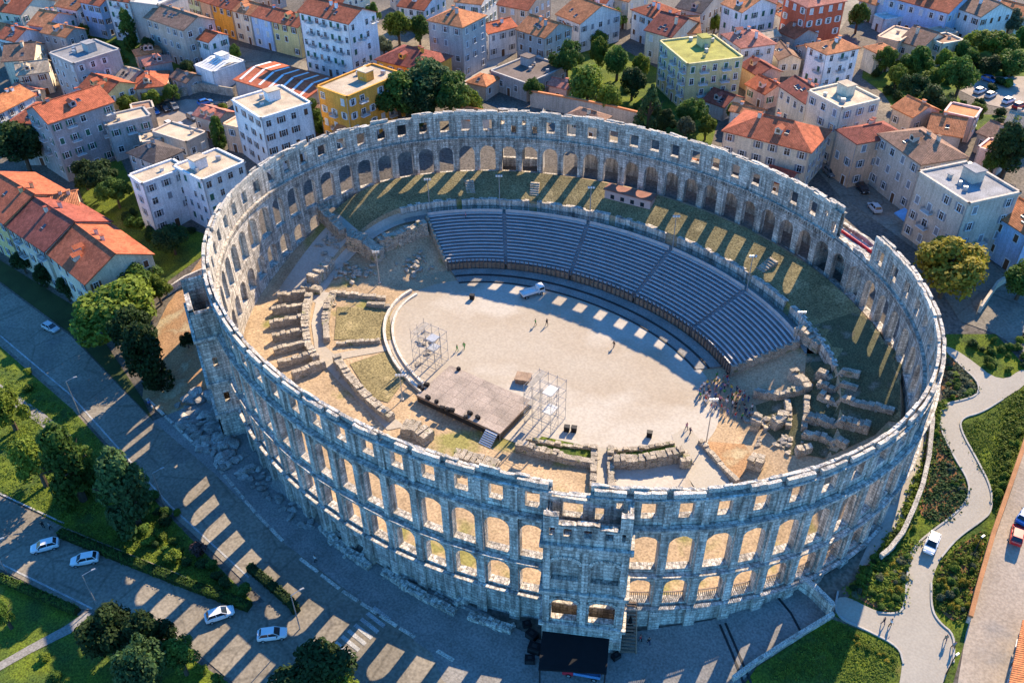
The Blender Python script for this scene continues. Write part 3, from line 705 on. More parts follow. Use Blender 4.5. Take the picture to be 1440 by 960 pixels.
        if Wd > 6 and D > 5 and not nowin:                     # roof lights and dormers on the near slope
            hm = (D if (roof == 'hip' or ridge == 'x') else Wd)/2; sl_ = rise/(min(Wd, D)/2 if roof == 'hip' else hm)
            for k in range(rs.randint(0, 3)):
                if roof == 'gable' and ridge != 'x': break
                x = Wd*rs.uniform(0.3, 0.7); y = min(Wd, D)/2*rs.uniform(0.3, 0.65); z = z0+sl_*y; rm_ = MB(); ra = math.atan2(ux.y, ux.x)
                if rs.random() < 0.8:
                    c = P(x, y, z+0.06); rm_.quad([P(x-0.45, y-0.5, z-0.5*sl_+0.07), P(x+0.45, y-0.5, z-0.5*sl_+0.07), P(x+0.45, y+0.5, z+0.5*sl_+0.07), P(x-0.45, y+0.5, z+0.5*sl_+0.07)], 0); rm_.box(P(x, y-0.52, z-0.5*sl_+0.05), (1.0, 0.1, 0.12), 1, ra); obj('roof_light', rm_.mesh('roof_light', [GLASS, STEEL]), ro)
                else:
                    c = P(x, y, z+0.45); rm_.box(c, (1.5, 1.4, 1.3), 0, ra); rm_.box(P(x, y-0.72, z+0.55), (0.8, 0.06, 0.75), 2, ra)
                    rm_.quad([P(x-0.95, y-0.95, z+1.0), P(x, y-0.95, z+1.6), P(x, y+1.4, z+1.6), P(x-0.95, y+1.4, z+1.0)], 1); rm_.quad([P(x, y-0.95, z+1.6), P(x+0.95, y-0.95, z+1.0), P(x+0.95, y+1.4, z+1.0), P(x, y+1.4, z+1.6)], 1); rm_.quad([P(x-0.75, y-0.701, z+1.1), P(x+0.75, y-0.701, z+1.1), P(x, y-0.701, z+1.55)], 0)
                    obj('dormer', rm_.mesh('dormer', [wm, rm, GLASS]), ro)
    for x in (0.15, Wd-0.15): gm = MB(); gm.tube(P(x, -0.09, 0), P(x, -0.09, h-0.1), 0.07, n=5); obj('downpipe', gm.mesh('downpipe', [STEEL]), root)
    for k in range(chim):
        x, y = rs.uniform(0.2, 0.8)*Wd, rs.uniform(0.3, 0.7)*D; cm = MB(); zt = h+(rise if tiled else 0)+0.7
        c = P(x, y, 0); cm.box((c.x, c.y, (h+zt)/2), (0.75, 0.6, zt-h), 0, math.atan2(ux.y, ux.x)); cm.box((c.x, c.y, zt+0.06), (0.95, 0.8, 0.12), 1, math.atan2(ux.y, ux.x)); obj('chimney', cm.mesh('chimney', [wm, rm]), ro)
    if nowin: return root
    kind = shutters if shutters is not None else rs.randrange(5)
    nf = max(1, int(h/fl)); fh = h/nf
    for a, b, nrm in ((q[0], q[1], -uy), (q[1], q[2], ux), (q[3], q[0], -ux), (q[2], q[3], uy)):
        va, vb = P(*a, 0), P(*b, 0); mid = root.location+(va+vb)/2
        if nrm.dot(CAM-mid) < 0: continue
        l = (vb-va).length; n = max(1, int(l/(2.7 if kind == 4 else 3.1))); d = (vb-va)/l; ang = math.atan2(-nrm.x*-1, -nrm.y)
        ang = math.atan2(nrm.x, -nrm.y)
        for f_ in range(nf):
            for k in range(n):
                if rs.random() < 0.1: continue
                c = va+d*(l*(k+0.5)/n)+nrm*0.005
                if f_ == 0 and k == n//2 and a == q[0]: obj('door', DOOR, root, c+Vector((0, 0, 1.1)), ang); continue
                obj('window', (WINC[kind] if rs.random() < 0.28 else WINP if rs.random() < 0.12 else WIN[kind]), root, c+Vector((0, 0, f_*fh+fh*0.55)), ang)
                if balc and f_ > 0 and k % balc == 1: obj('balcony', BALC, root, c+Vector((0, 0, f_*fh+fh*0.55-1.0)), ang)
    return root
HS = [
 ((200, 260), (262, 237), (238, 227), 13, 'flat', 'white', 'tan', 'white three storey block with pale flat roof left of the amphitheatre'),
 ((284, 255), (344, 229), (300, 212), 12.5, 'flat', 'white', 'tan', 'right wing of the white block with broad flat roof by the cypress'),
 ((367, 168), (437, 146), (386, 124), 14, 'flat', 'white', 'tan', 'white villa with tan terrace roof just outside the wall'),
 ((314, 176), (336, 181), (350, 160), 7, 'flat', 'peach', 'tan', 'small brown arched annex beside the white villa'),
 ((330, 112), (426, 141), (471, 112), 6, 'gable', 'grey', 'red', 'low market hall with red roof striped by white skylights'),
 ((446, 123), (488, 138), (560, 103), 14, 'flat', 'orange', 'tan', 'bright orange flat roofed block behind the amphitheatre'),
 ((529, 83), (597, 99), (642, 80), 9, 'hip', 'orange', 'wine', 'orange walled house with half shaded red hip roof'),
 ((602, 28), (650, 38), (686, 22), 15, 'hip', 'grey', 'orange', 'tall grey four storey house with orange tile roof'),
 ((687, 47), (726, 37), (712, 27), 8, 'gable', 'white', 'red', 'low white house with red roof right of the tall grey house'),
 ((420, 16), (490, 33), (533, 18), 17, 'gable', 'white', 'red', 'long white apartment block with balconies and red roof'),
 ((204, 24), (258, 42), (276, 20), 12, 'gable', 'stone', 'brown', 'long pale house with brown roof at the upper left'),
 ((261, 49), (293, 59), (309, 46), 8, 'gable', 'white', 'red', 'white cottage with bright red roof before the brown roof'),
 ((274, 93), (300, 103), (343, 87), 6, 'flat', 'white', 'pale', 'low shed with flat white roof left of the market hall'),
 ((190, 124), (232, 120), (222, 101), 5, 'hip', 'cream', 'red', 'small cream bungalow with red roof above the car park'),
 ((40, 34), (64, 38), (70, 16), 9, 'gable', 'white', 'orange', 'white house with orange roof in the top left corner'),
 ((58, 45), (92, 52), (114, 40), 9, 'gable', 'grey', 'orange', 'grey house with sunlit orange roof near the top left'),
 ((70, 76), (104, 91), (146, 62), 13, 'flat', 'grey', 'grey', 'grey flat roofed block with a blank sunlit side wall'),
 ((112, 122), (148, 134), (166, 110), 8, 'gable', 'yellow', 'red', 'yellow gabled house with red roof below the grey block'),
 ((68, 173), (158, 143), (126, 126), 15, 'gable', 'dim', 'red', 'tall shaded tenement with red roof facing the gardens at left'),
 ((12, 171), (66, 174), (98, 146), 12, 'hip', 'grey', 'red', 'house with red hip roof left of the tall shaded tenement'),
 ((-8, 162), (48, 133), (32, 118), 10, 'gable', 'white', 'orange', 'house with large orange roof at the left edge'),
 ((4, 86), (46, 83), (32, 64), 9, 'gable', 'cream', 'brown', 'cream house with faded roof at the far left'),
 ((24, 106), (68, 100), (46, 89), 7, 'gable', 'cream', 'tan', 'small cream house with tan roof left of the yellow gable'),
 ((-5, 52), (20, 58), (32, 38), 9, 'gable', 'white', 'red', 'white house with red roof on the left edge near the top'),
 ((150, 179), (212, 164), (196, 153), 9, 'flat', 'grey', 'tan', 'grey house with cream flat roof beside the shaded tenement'),
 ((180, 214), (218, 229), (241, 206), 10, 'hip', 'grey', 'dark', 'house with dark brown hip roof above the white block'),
 ((214, 186), (262, 201), (246, 174), 6, 'flat', 'stone', 'tan', 'low tan flat roof between the dark roof and the car park'),
 ((183, 4), (222, 9), (242, -12), 14, 'flat', 'grey', 'pale', 'tall blank grey wall at the top left'),
 ((148, -2), (182, 3), (196, -14), 13, 'gable', 'white', 'red', 'pale apartment house left of the blank grey wall'),
 ((112, 2), (140, 8), (150, -10), 11, 'gable', 'blue', 'red', 'bluish house at the top left beyond the gardens'),
 ((727, 41), (766, 53), (798, 36), 10, 'gable', 'grey', 'orange', 'house with blank grey gable and orange roof right of centre'),
 ((783, 20), (816, 33), (854, 10), 9, 'gable', 'white', 'orange', 'white house with orange roof behind the grey gable'),
 ((800, 43), (828, 39), (822, 28), 6, 'gable', 'white', 'red', 'small white extension with red roof between two houses'),
 ((889, 13), (919, 25), (936, 8), 9, 'hip', 'white', 'red', 'white house with red hip roof near the top centre right'),
 ((908, 42), (944, 52), (966, 28), 9, 'gable', 'cream', 'wine', 'cream house with deep red roof left of the planted roof'),
 ((946, 46), (984, 46), (972, 26), 8, 'gable', 'peach', 'orange', 'peach house with faded orange roof behind the planted roof'),
 ((928, 59), (967, 92), (1046, 83), 12.5, 'flat', 'olive', 'moss', 'olive yellow apartment block with grass growing on its roof'),
 ((1016, 48), (1043, 67), (1092, 62), 9, 'hip', 'white', 'rose', 'white house with dusky red hip roof beside the planted roof'),
 ((1016, 5), (1044, 17), (1088, 5), 12, 'gable', 'white', 'orange', 'white gabled house with orange roof at the top right of centre'),
 ((1042, 91), (1066, 106), (1088, 94), 6, 'gable', 'peach', 'wine', 'low brick coloured house behind the cream street house'),
 ((1050, 118), (1076, 132), (1098, 118), 4.5, 'gable', 'pink', 'red', 'ruined cottage with broken red roof near the far wall'),
 ((990, 140), (1018, 150), (1030, 132), 4, 'gable', 'grey', 'wine', 'small shed with wine red roof among the trees'),
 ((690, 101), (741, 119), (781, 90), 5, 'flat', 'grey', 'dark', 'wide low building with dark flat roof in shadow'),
 ((1018, 183), (1140, 213), 13, 9.5, 'hip', 'cream', 'red', 'long cream house with red hip roof just beyond the wall'),
 ((1103, -5), (1136, 10), (1178, -4), 14, 'hip', 'red', 'rose', 'brick red block with white bands at the top right'),
 ((1136, 63), (1163, 76), (1216, 70), 13, 'hip', 'white', 'orange', 'tall white tower house with orange hip roof'),
 ((1097, 120), (1135, 146), (1149, 122), 9, 'gable', 'cream', 'wine', 'cream house with deep red roof left of the cream flat roof'),
 ((1137, 129), (1184, 154), (1239, 142), 14, 'flat', 'cream', 'tan', 'tall cream stone house with flat roof and chimneys'),
 ((1178, 182), (1206, 201), (1252, 177), 11, 'hip', 'peach', 'wine', 'house with dark red hip roof between two stone houses'),
 ((1237, 188), (1296, 230), (1352, 215), 12, 'hip', 'stone', 'brown', 'grey stone house with mottled brown tile roof on the street'),
 ((1292, 243), (1362, 288), (1430, 270), 14, 'flat', 'stone', 'grey', 'stone corner house with roof terrace and blue awning'),
 ((1400, 300), (1446, 330), (1480, 300), 9, 'gable', 'blue', 'orange', 'pale blue house with orange roof at the right edge'),
 ((1265, 57), (1297, 67), (1316, 48), 5.5, 'gable', 'cream', 'brown', 'low cream cottage with brown roof in the gardens'),
 ((1234, 53), (1264, 60), (1276, 42), 6, 'flat', 'peach', 'tan', 'small beige house with terrace beside the brown cottage'),
 ((1342, 9), (1380, 23), (1402, 6), 9, 'gable', 'white', 'brown', 'white house with brown roof at the top right'),
 ((1392, 20), (1430, 30), (1440, 12), 5, 'gable', 'cream', 'orange', 'low cream house with orange roof in the top right corner'),
 ((1229, 22), (1243, 29), (1260, 18), 4, 'flat', 'white', 'pale', 'small white box shed near the top right'),
 ((1236, -8), (1334, 18), (1350, -8), 9, 'gable', 'blue', 'red', 'long bluish house in shade along the top right'),
 ((1305, 184), (1352, 192), (1384, 172), 5, 'gable', 'grey', 'orange', 'long low outbuilding with faded orange roof behind the brown roof'),
 ((1081, 12), (1100, 24), (1104, 8), 6, 'gable', 'cream', 'orange', 'small house with orange roof left of the brick red block'),
 ((1082, 66), (1096, 84), (1118, 72), 5, 'gable', 'cream', 'brown', 'low house with pinkish roof along the upper street'),
 ((-46, 280), (6, 313), (96, 270), 11.6, 'gable', 'yellow', 'red', 'yellow terrace house cut by the left edge above the road'),
 ((7, 315), (63, 352), (150, 308), 11, 'gable', 'cream', 'wine', 'long cream terrace with deep red roof by the left road'),
 ((63.6, 352), (120, 398), (208, 353), 10.5, 'gable', 'cream', 'red', 'cream end house with dormers facing the big tree'),
 ((70, 298), (110, 290), (104, 268), 10, 'gable', 'cream', 'orange', 'rear wing with sunlit orange roof behind the left terrace'),
 ((-12, 14), (28, 20), (44, -4), 9, 'gable', 'cream', 'red', 'cream house with red roof in the very top left corner'),
 ((78, 8), (108, 14), (120, -10), 9, 'gable', 'white', 'orange', 'white house with orange roof at the top left edge'),
 ((1418, 992), (1443, 876), 9, 3.6, 'gable', 'cream', 'orange', 'orange roofed building cut by the bottom right corner'),
 ((240, 108), (262, 116), (276, 104), 4, 'gable', 'grey', 'brown', 'little brown roofed hut behind the crumbling wall'),
 ((158, 108), (180, 114), (192, 96), 5, 'gable', 'grey', 'tan', 'low grey hut with tan roof in the upper left courtyard'),
 ((1096, 44), (1118, 54), (1134, 40), 6, 'gable', 'grey', 'red', 'small grey house with red roof below the brick red block'),
 ((1256, 150), (1284, 164), (1312, 150), 6, 'gable', 'stone', 'orange', 'low stone house with orange roof above the mottled brown roof'),
 ((1376, 186), (1410, 200), (1436, 186), 5, 'gable', 'stone', 'brown', 'low stone house with brown roof near the right edge'),
 ((440, -4), (480, 4), (500, -16), 10, 'gable', 'cream', 'red', 'cream house with red roof behind the long white block'),
 ((820, -2), (852, 4), (868, -16), 9, 'gable', 'white', 'red', 'white house with red roof at the top edge right of centre'),
 ((560, 8), (596, 14), (606, -6), 7, 'gable', 'white', 'red', 'house with red roof behind the round trees at the top'),
 ((700, 6), (742, 14), (772, -4), 10, 'gable', 'peach', 'red', 'peach house with red roof at the top centre'),
 ((640, 2), (676, 6), (690, -12), 9, 'gable', 'white', 'orange', 'white house with orange roof behind the tall grey house'),
 ((952, 10), (986, 18), (1006, -2), 9, 'gable', 'grey', 'dark', 'grey house with dark roof at the top right of centre'),
 ((860, -4), (884, 2), (894, -14), 9, 'gable', 'cream', 'orange', 'cream house with orange roof at the top edge'),
]
big = {'bright orange flat roofed block behind the amphitheatre': dict(shutters=3)}
for A, B, C, h, rf, w, rc, lab in HS:
    kw = {}
    if 'blank' in lab: kw['nowin'] = 'tall blank' in lab
    if 'market hall' in lab: kw.update(rise=1.2, nowin=True, chim=0)
    if 'terrace' in lab and 'left' in lab and 'wing' not in lab or 'end house' in lab: kw.update(rise=3.6, shutters=1)
    if 'tower house' in lab or 'apartment' in lab or 'white block' in lab: kw['shutters'] = 4
    if 'corner house' in lab or 'stone' in lab: kw['shutters'] = 2
    if rf != 'flat' and h > 8: kw.setdefault('chim', 2)
    if 'shed' in lab: kw['chim'] = 0
    if any(w_ in lab for w_ in ('apartment', 'terrace with', 'corner house', 'tower house', 'planted', 'orange flat', 'tenement')): kw['balc'] = 3 if 'apartment' not in lab else 2
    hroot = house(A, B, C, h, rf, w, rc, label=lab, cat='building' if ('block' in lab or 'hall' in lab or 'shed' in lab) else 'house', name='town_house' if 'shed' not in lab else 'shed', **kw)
    if 'market hall' in lab:
        ro = [c for c in hroot.children if c.name.startswith('roof')][0]; me = ro.data
        Wm = None
        pa, pb, pc = [atz(*q, hroot.location.z+h) for q in (A, B, C)]
        for k in range(7):
            f0 = (k+0.35)/7; s0 = pa.lerp(pb, f0); d = (pc-pb); mb = MB()
            for s in (0, 1):
                a = s0+d*(0.04 if s == 0 else 0.96); m_ = s0+d*0.5; a.z = hroot.location.z+h+0.25; m_.z = a.z+1.2-0.02
                w_ = (pb-pa).normalized()*0.9
                mb.quad([a, a+w_, m_+w_, m_])
            wpart('skylight_strip', mb, [WHITE], ro).matrix_parent_inverse = Matrix.Translation(-hroot.location)
    if 'brick red' in lab:
        pass
# terrace of painted row houses along the upper left street
row = [((237, -2), (262, 5), 'pink', 'pink'), ((262, 5), (280, 10), 'green', 'pale green'), ((280, 10), (296, 15), 'peach', 'peach'), ((296, 15), (326, 24), 'orange', 'orange'),
       ((326, 24), (352, 31), 'cream', 'cream'), ((352, 31), (381, 39), 'blue', 'blue'), ((381, 39), (419, 48), 'yellow', 'pale yellow')]
for A, B, w, nm in row:
    house((A[0], A[1]-10), (B[0]-0.6, B[1]-10), 9.0, 9.5, 'gable', w, 'red' if w != 'cream' else 'orange', label=nm+' row house in the terrace along the upper left street', cat='house', name='row_house', group='painted row houses', shutters=3 if w == 'blue' else 1, chim=1)

# low outbuildings in the yards between the houses
ar = random.Random(33)
STR_PX = [[(1080, 190), (1100, 240), (1180, 300), (1180, 225), (1140, 190)], [(1095, 170), (1130, 155), (1250, 280), (1440, 390), (1446, 500), (1330, 430), (1180, 280)], [(1080, 150), (1130, 130), (1218, -10), (1180, -14)], [(225, 55), (300, 88), (470, 114), (470, 90), (300, 54), (225, 30)], [(636, 122), (742, 40), (760, 48), (668, 126)],
          [(186, 172), (215, 146), (325, 140), (325, 172), (262, 200)], [(1345, 170), (1345, 60), (1446, 40), (1446, 200)], [(780, 110), (800, 70), (860, 60), (930, 100), (960, 140), (1010, 170), (1000, 205), (900, 190), (790, 150)]]
def inpx(p, poly):
    c = False
    for i in range(len(poly)):
        a, b = poly[i], poly[i-1]
        if (a[1] > p[1]) != (b[1] > p[1]) and p[0] < (b[0]-a[0])*(p[1]-a[1])/(b[1]-a[1])+a[0]: c = not c
    return c
def short(l):
    w_ = l.split(); 
    for k_, t_ in enumerate(w_):
        if k_ > 1 and t_ in ('in', 'at', 'on', 'behind', 'beside', 'near', 'left', 'right', 'above', 'below', 'before', 'between', 'along', 'facing', 'just', 'by', 'cut', 'beyond', 'among', 'over'): return ' '.join(w_[:k_])
    return l
YARD = []; seen_lab = set(); tries = 0
while tries < 2600 and len(YARD) < 46:
    tries += 1; p_ = (ar.uniform(0, 1440), ar.uniform(0, 300)); w_ = G(*p_)
    if (w_.x/(EA+9))**2+(w_.y/(EB+9))**2 < 1 or w_.y < -20 or any(inpx(p_, s_) for s_ in STR_PX) or (p_[0] < 260 and p_[1] > 235): continue
    nb = min(FOOT, key=lambda f_: (f_[0]-Vector((w_.x, w_.y, 0))).length-f_[1]*0.8); dd = (nb[0]-Vector((w_.x, w_.y, 0))).length
    if dd < nb[1]*0.78+2.6: continue
    col_, rf_ = ar.choice(['grey', 'stone', 'cream', 'white', 'peach', 'pink']), ar.choice(['red', 'orange', 'orange', 'brown', 'wine', 'rose', 'tan'])
    lab = '%s outbuilding with %s roof next to the %s' % (col_, {'wine': 'dark red', 'rose': 'dusky red'}.get(rf_, rf_), short(nb[2]).replace('outbuilding', 'hut'))
    if lab in seen_lab or len(lab.split()) > 16: continue
    seen_lab.add(lab); h_ = ar.uniform(3.2, 6.5); s_ = mpp(w_); wd = ar.uniform(5, 8)/s_; an = ar.choice((0.22, -0.18, 0.3))
    up_ = h_*0.78/s_; A_ = (p_[0]-wd/2, p_[1]-up_-wd*an/2); B_ = (p_[0]+wd/2, p_[1]-up_+wd*an/2)
    YARD.append(house(A_, B_, ar.uniform(4.5, 7), h_, ar.choice(('gable', 'gable', 'hip', 'flat')), col_, rf_, label=lab, cat='outbuilding', name='outbuilding', chim=ar.randint(0, 1), group='outbuildings in the town yards'))
# low walls
def wallthing(name, label, px, w, h, m, z0=0.0, jit=0.0, cat='wall', hf=H, step=3.0, cop=None, z=None):
    pts = dens([G(*p) for p in px], step); root = thing(name, label, cat, (pts[0].x, pts[0].y, H(pts[0].x, pts[0].y)))
    mb = MB(); ribbon(mb, pts, w, h, z0, jit, hf=hf); wpart('wall_body', mb, [m], root)
    if cop: mb = MB(); ribbon(mb, pts, w+0.2, 0.15, z0+h+0.24, jit, hf=hf); wpart('coping', mb, [cop], root)
    return root
sun_block = thing('outer_wall', 'stone wall added close outside the far side to block low sun through the arches', 'wall', tuple(epos(R(80), 4.5, 15)))  # added wall, blocks low sun so the arch light patches shrink
mb = MB()
for k in range(52, 114, 2):
    a_, b_ = R(k), R(k+2)
    for o0, o1 in ((4.2, 4.8),):
        q_ = [epos(a_, o0, 14), epos(b_, o0, 14), epos(b_, o1, 14), epos(a_, o1, 14)]; zt = 21.0 if k < 100 else 18.5; r_ = [Vector((p.x, p.y, zt)) for p in q_]
        mb.quad(r_); mb.quad([q_[0], q_[1], r_[1], r_[0]]); mb.quad([q_[2], q_[3], r_[3], r_[2]])
wpart('wall_body', mb, [STONE_IN], sun_block)
wallthing('street_wall', 'long plastered wall with orange tile coping behind the far rim', [(746, 150), (800, 160), (860, 172), (900, 182)], 0.5, 4.2, wallm('stone'), cop=roofm('orange', False))
wallthing('garden_wall', 'pale retaining wall curving round the right end of the amphitheatre', [(1306, 566), (1308, 600), (1303, 650), (1294, 690), (1282, 722), (1266, 757), (1248, 780), (1236, 790)], 0.5, 1.3, COPING, cop=COPING)
wallthing('outer_wall', 'long orange topped wall between the garden and the parking lot', [(1446, 604), (1420, 680), (1392, 760), (1372, 830), (1360, 876)], 0.45, 1.4, wallm('stone'), cop=mat('orange coping', (0.46, 0.22, 0.1), 0.2, 0.5))
wallthing('forecourt_wall', 'stone wall stepping down beside the right forecourt of the amphitheatre', [(1118, 822), (1140, 838), (1168, 866)], 0.7, 2.2, STONE, cop=COPING)
wallthing('plaza_wall', 'thin low wall along the shaded lawn edge of the forecourt', [(1170, 868), (1120, 898), (1060, 936), (1030, 958)], 0.4, 0.8, STONE, cop=COPING)
wallthing('street_wall', 'pale wall beside the street near the olive tree', [(1376, 440), (1400, 405), (1420, 392)], 0.5, 1.6, wallm('stone'))
wallthing('garden_wall', 'crumbling stone wall above the upper left car park', [(246, 138), (285, 128), (330, 136)], 0.7, 2.5, RUBBLE, jit=0.15)
wallthing('street_wall', 'pale wall running up the sandy slope left of the tower', [(236, 415), (262, 398), (292, 385)], 0.5, 1.8, COPING)

# ================================================================ roads, paths and lawns
sheet('park_lawn', [(-60, 440), (0, 487), (100, 574), (240, 728), (356, 846), (330, 846), (90, 742), (0, 690), (-60, 660)], GRASS, 0.05, 6)
sheet('park_lawn', [(-60, 790), (0, 812), (112, 866), (170, 862), (330, 965), (300, 1000), (-60, 1000)], GRASS, 0.05, 6)
sheet('road', [(-80, 345), (0, 399), (100, 473), (215, 592), (300, 664), (400, 764), (560, 884), (720, 1000), (470, 1000), (330, 962), (262, 905), (170, 862), (112, 856), (0, 800), (-60, 770), (-60, 672), (0, 698), (90, 741), (250, 806), (352, 852), (372, 846), (330, 805), (240, 722), (100, 568), (0, 482), (-80, 420)], ASPH, 0.09, 5)
sheet('verge', [(215, 592), (300, 664), (400, 764), (560, 884), (720, 1000), (760, 1000), (740, 890), (600, 820), (480, 740), (400, 670), (340, 600), (290, 560)], PAVE, 0.07, 4)
sheet('sandy_slope', [(200, 560), (262, 600), (330, 520), (280, 420), (330, 372), (284, 362), (236, 428), (210, 480)], DIRT2, 0.06, 4)
sheet('forecourt', [(700, 880), (760, 900), (880, 890), (1000, 872), (1118, 818), (1172, 866), (1060, 938), (1010, 1000), (640, 1000), (600, 900)], PAVE, 0.10, 4)
sheet('lawn', [(1020, 1000), (1064, 938), (1168, 870), (1222, 890), (1264, 912), (1270, 934), (1258, 1000)], GRASS, 0.12, 3)
sheet('garden_lawn', [(1330, 470), (1330, 560), (1300, 660), (1270, 760), (1200, 830), (1172, 866), (1230, 890), (1300, 1000), (1340, 960), (1368, 860), (1400, 740), (1446, 600), (1446, 520), (1400, 470)], GRASS, 0.07, 3)
PATH = [(1330, 486), (1357, 500), (1407, 540), (1442, 515), (1446, 540), (1410, 562), (1380, 581), (1352, 588), (1349, 604), (1375, 650), (1394, 688), (1394, 720), (1380, 733), (1345, 757), (1320, 788), (1309, 820), (1309, 856), (1320, 876), (1342, 893), (1340, 932), (1305, 1000), (1256, 1000), (1270, 934), (1264, 910), (1220, 887), (1172, 866), (1178, 832), (1235, 862), (1262, 864), (1272, 853), (1275, 807), (1280, 775), (1300, 755), (1345, 722), (1362, 700), (1362, 677), (1342, 645), (1325, 612), (1319, 586), (1330, 568), (1352, 564), (1376, 556), (1375, 537), (1352, 517), (1330, 494)]
sheet('garden_path', PATH, PATHM, 0.16, 3, smooth=2)
kb = MB(); ribbon(kb, [G(*p) for p in chaikin(PATH[1:3]+PATH[1:1], 0, False)]+[], 0.25, 0.25) if False else None
for seg, in ((PATH[5:15],), (PATH[15:20],), (PATH[22:27],), (PATH[27:47],)):
    mb = MB(); ribbon(mb, [G(*p) for p in chaikin(seg, 2, False)], 0.28, 0.30); tag(obj('path_kerb', mb.mesh('path_kerb', [KERB])), kind='structure')
sheet('flower_bed', [(1322, 600), (1340, 650), (1360, 686), (1358, 702), (1330, 735), (1298, 728), (1290, 715), (1304, 650), (1312, 606)], SOIL, 0.12, 2, smooth=1)
sheet('flower_bed', [(1334, 500), (1352, 520), (1372, 540), (1372, 554), (1330, 562), (1322, 545), (1326, 510)], SOIL, 0.12, 2, smooth=1)
sheet('flower_bed', [(1300, 760), (1278, 780), (1272, 850), (1262, 860), (1235, 858), (1190, 832), (1230, 800), (1268, 768)], SOIL, 0.12, 2, smooth=1)
sheet('flower_bed', [(1346, 770), (1390, 740), (1366, 850), (1350, 876), (1330, 868), (1316, 848), (1318, 800)], SOIL, 0.11, 2, smooth=1)
sheet('parking_lot', [(1446, 610), (1424, 684), (1396, 764), (1376, 834), (1358, 890), (1340, 1000), (1480, 1000), (1480, 610)], mat('gravel lot', (0.40, 0.33, 0.26), 0.2, 0.15, 1.0, 0.2, 3.0, patch=((0.28, 0.25, 0.22), 0.12, 0.55)), 0.10, 4)
sheet('arena_sand', [(1306, 600), (1284, 716), (1262, 760), (1238, 786), (1205, 800), (1250, 700), (1275, 640)], SAND, 0.06, 2)
sheet('street', [(1100, 168), (1128, 160), (1175, 222), (1250, 284), (1330, 340), (1440, 392), (1500, 410), (1500, 520), (1446, 500), (1400, 470), (1350, 452), (1330, 420), (1300, 360), (1230, 310), (1180, 275), (1140, 230)], ASPH, 0.08, 6)
sheet('street', [(1080, 150), (1094, 162), (1126, 130), (1190, 30), (1218, -10), (1192, -14), (1150, 50)], ASPH, 0.10, 6)
sheet('street', [(225, 50), (300, 84), (420, 112), (470, 110), (470, 96), (380, 76), (300, 58), (236, 34)], ASPH, 0.08, 6)
sheet('street', [(640, 118), (668, 96), (742, 44), (756, 48), (700, 92), (668, 122)], mat('pale street', (0.38, 0.34, 0.3), 0.2, 0.3), 0.08, 6)
sheet('car_park', [(190, 170), (215, 150), (262, 140), (320, 144), (320, 170), (270, 196), (215, 182)], mat('car park dirt', (0.36, 0.30, 0.25), 0.3, 0.2), 0.08, 5)
sheet('car_park', [(1350, 128), (1382, 108), (1446, 108), (1500, 120), (1500, 170), (1440, 158), (1390, 148)], mat('car park dirt', (0.36, 0.30, 0.25), 0.3, 0.2), 0.08, 5)
sheet('garden', [(1216, 84), (1262, 68), (1300, 62), (1380, 56), (1500, 40), (1500, 118), (1380, 108), (1345, 130), (1360, 160), (1446, 165), (1500, 240), (1380, 185), (1310, 172), (1262, 160), (1240, 130), (1212, 110)], GRASS, 0.06, 8)
sheet('garden', [(100, 60), (150, 40), (210, 62), (262, 92), (250, 130), (170, 140), (150, 100)], GRASS, 0.06, 8)
sheet('garden', [(770, 110), (800, 70), (860, 60), (930, 100), (960, 140), (1010, 170), (1000, 205), (900, 190), (790, 150)], GRASS, 0.06, 8)
sheet('garden', [(100, 240), (170, 225), (205, 300), (290, 330), (285, 360), (230, 400), (200, 370), (120, 290)], GRASS, 0.06, 8)
sheet('park_path', [(-40, 505), (0, 540), (60, 580), (100, 612), (86, 620), (0, 556), (-40, 526)], PAVE, 0.1, 4)
sheet('park_path', [(130, 862), (100, 890), (40, 920), (-30, 960), (-30, 948), (40, 908), (92, 880), (118, 862)], PAVE, 0.1, 4)
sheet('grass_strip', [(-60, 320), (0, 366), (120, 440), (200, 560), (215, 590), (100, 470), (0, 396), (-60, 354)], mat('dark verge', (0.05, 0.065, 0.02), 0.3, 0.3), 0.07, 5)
# white kerb stones and markings along the road
kr = obj('kerb', None); tag(kr, kind='structure')
kl = dens([G(*p) for p in [(206, 560), (300, 650), (360, 722), (420, 784), (480, 830), (560, 882), (640, 930)]], 3.4)
for k in range(len(kl)-1):
    if k % 7 == 6: continue
    a, b = kl[k], kl[k+1]; mb = MB(); ribbon(mb, [a.lerp(b, 0.08), b.lerp(a, 0.08)], 0.55, 0.22); wpart('kerb_stone', mb, [COPING], kr)
rl = obj('road_marking', None); tag(rl, kind='structure')
for pts, w in (([(0, 472), (100, 556), (240, 712), (350, 812)], 0.14), ([(0, 694), (90, 736)], 0.14), ([(0, 792), (110, 846), (130, 856)], 0.14), ([(190, 700), (330, 838)], 0.01)):
    if w < 0.1: continue
    P_ = dens([G(*p) for p in pts], 4)
    for k in range(0, len(P_)-1):
        a, b = P_[k], P_[k+1]; d = (b-a).normalized(); n = Vector((-d.y, d.x, 0))*w
        mb = MB(); mb.quad([Vector((p.x, p.y, H(p.x, p.y)+0.13)) for p in (a-n, b-n, b+n, a+n)]); wpart('line', mb, [WHITEP], rl)
zc = obj('zebra_crossing', None); tag(zc, kind='structure')
a0, a1 = G(556, 866), G(480, 938); dr = (a1-a0).normalized(); nn = Vector((-dr.y, dr.x, 0)); nn = nn if nn.dot(G(500, 880)-G(540, 920)) > 0 else -nn
for k in range(9):
    c = a0+dr*(0.7+k*1.25); mb = MB(); q = [c, c+dr*0.6, c+dr*0.6+nn*3.6, c+nn*3.6]
    mb.quad([Vector((p.x, p.y, H(p.x, p.y)+0.14)) for p in q]); wpart('stripe', mb, [WHITEP], zc)
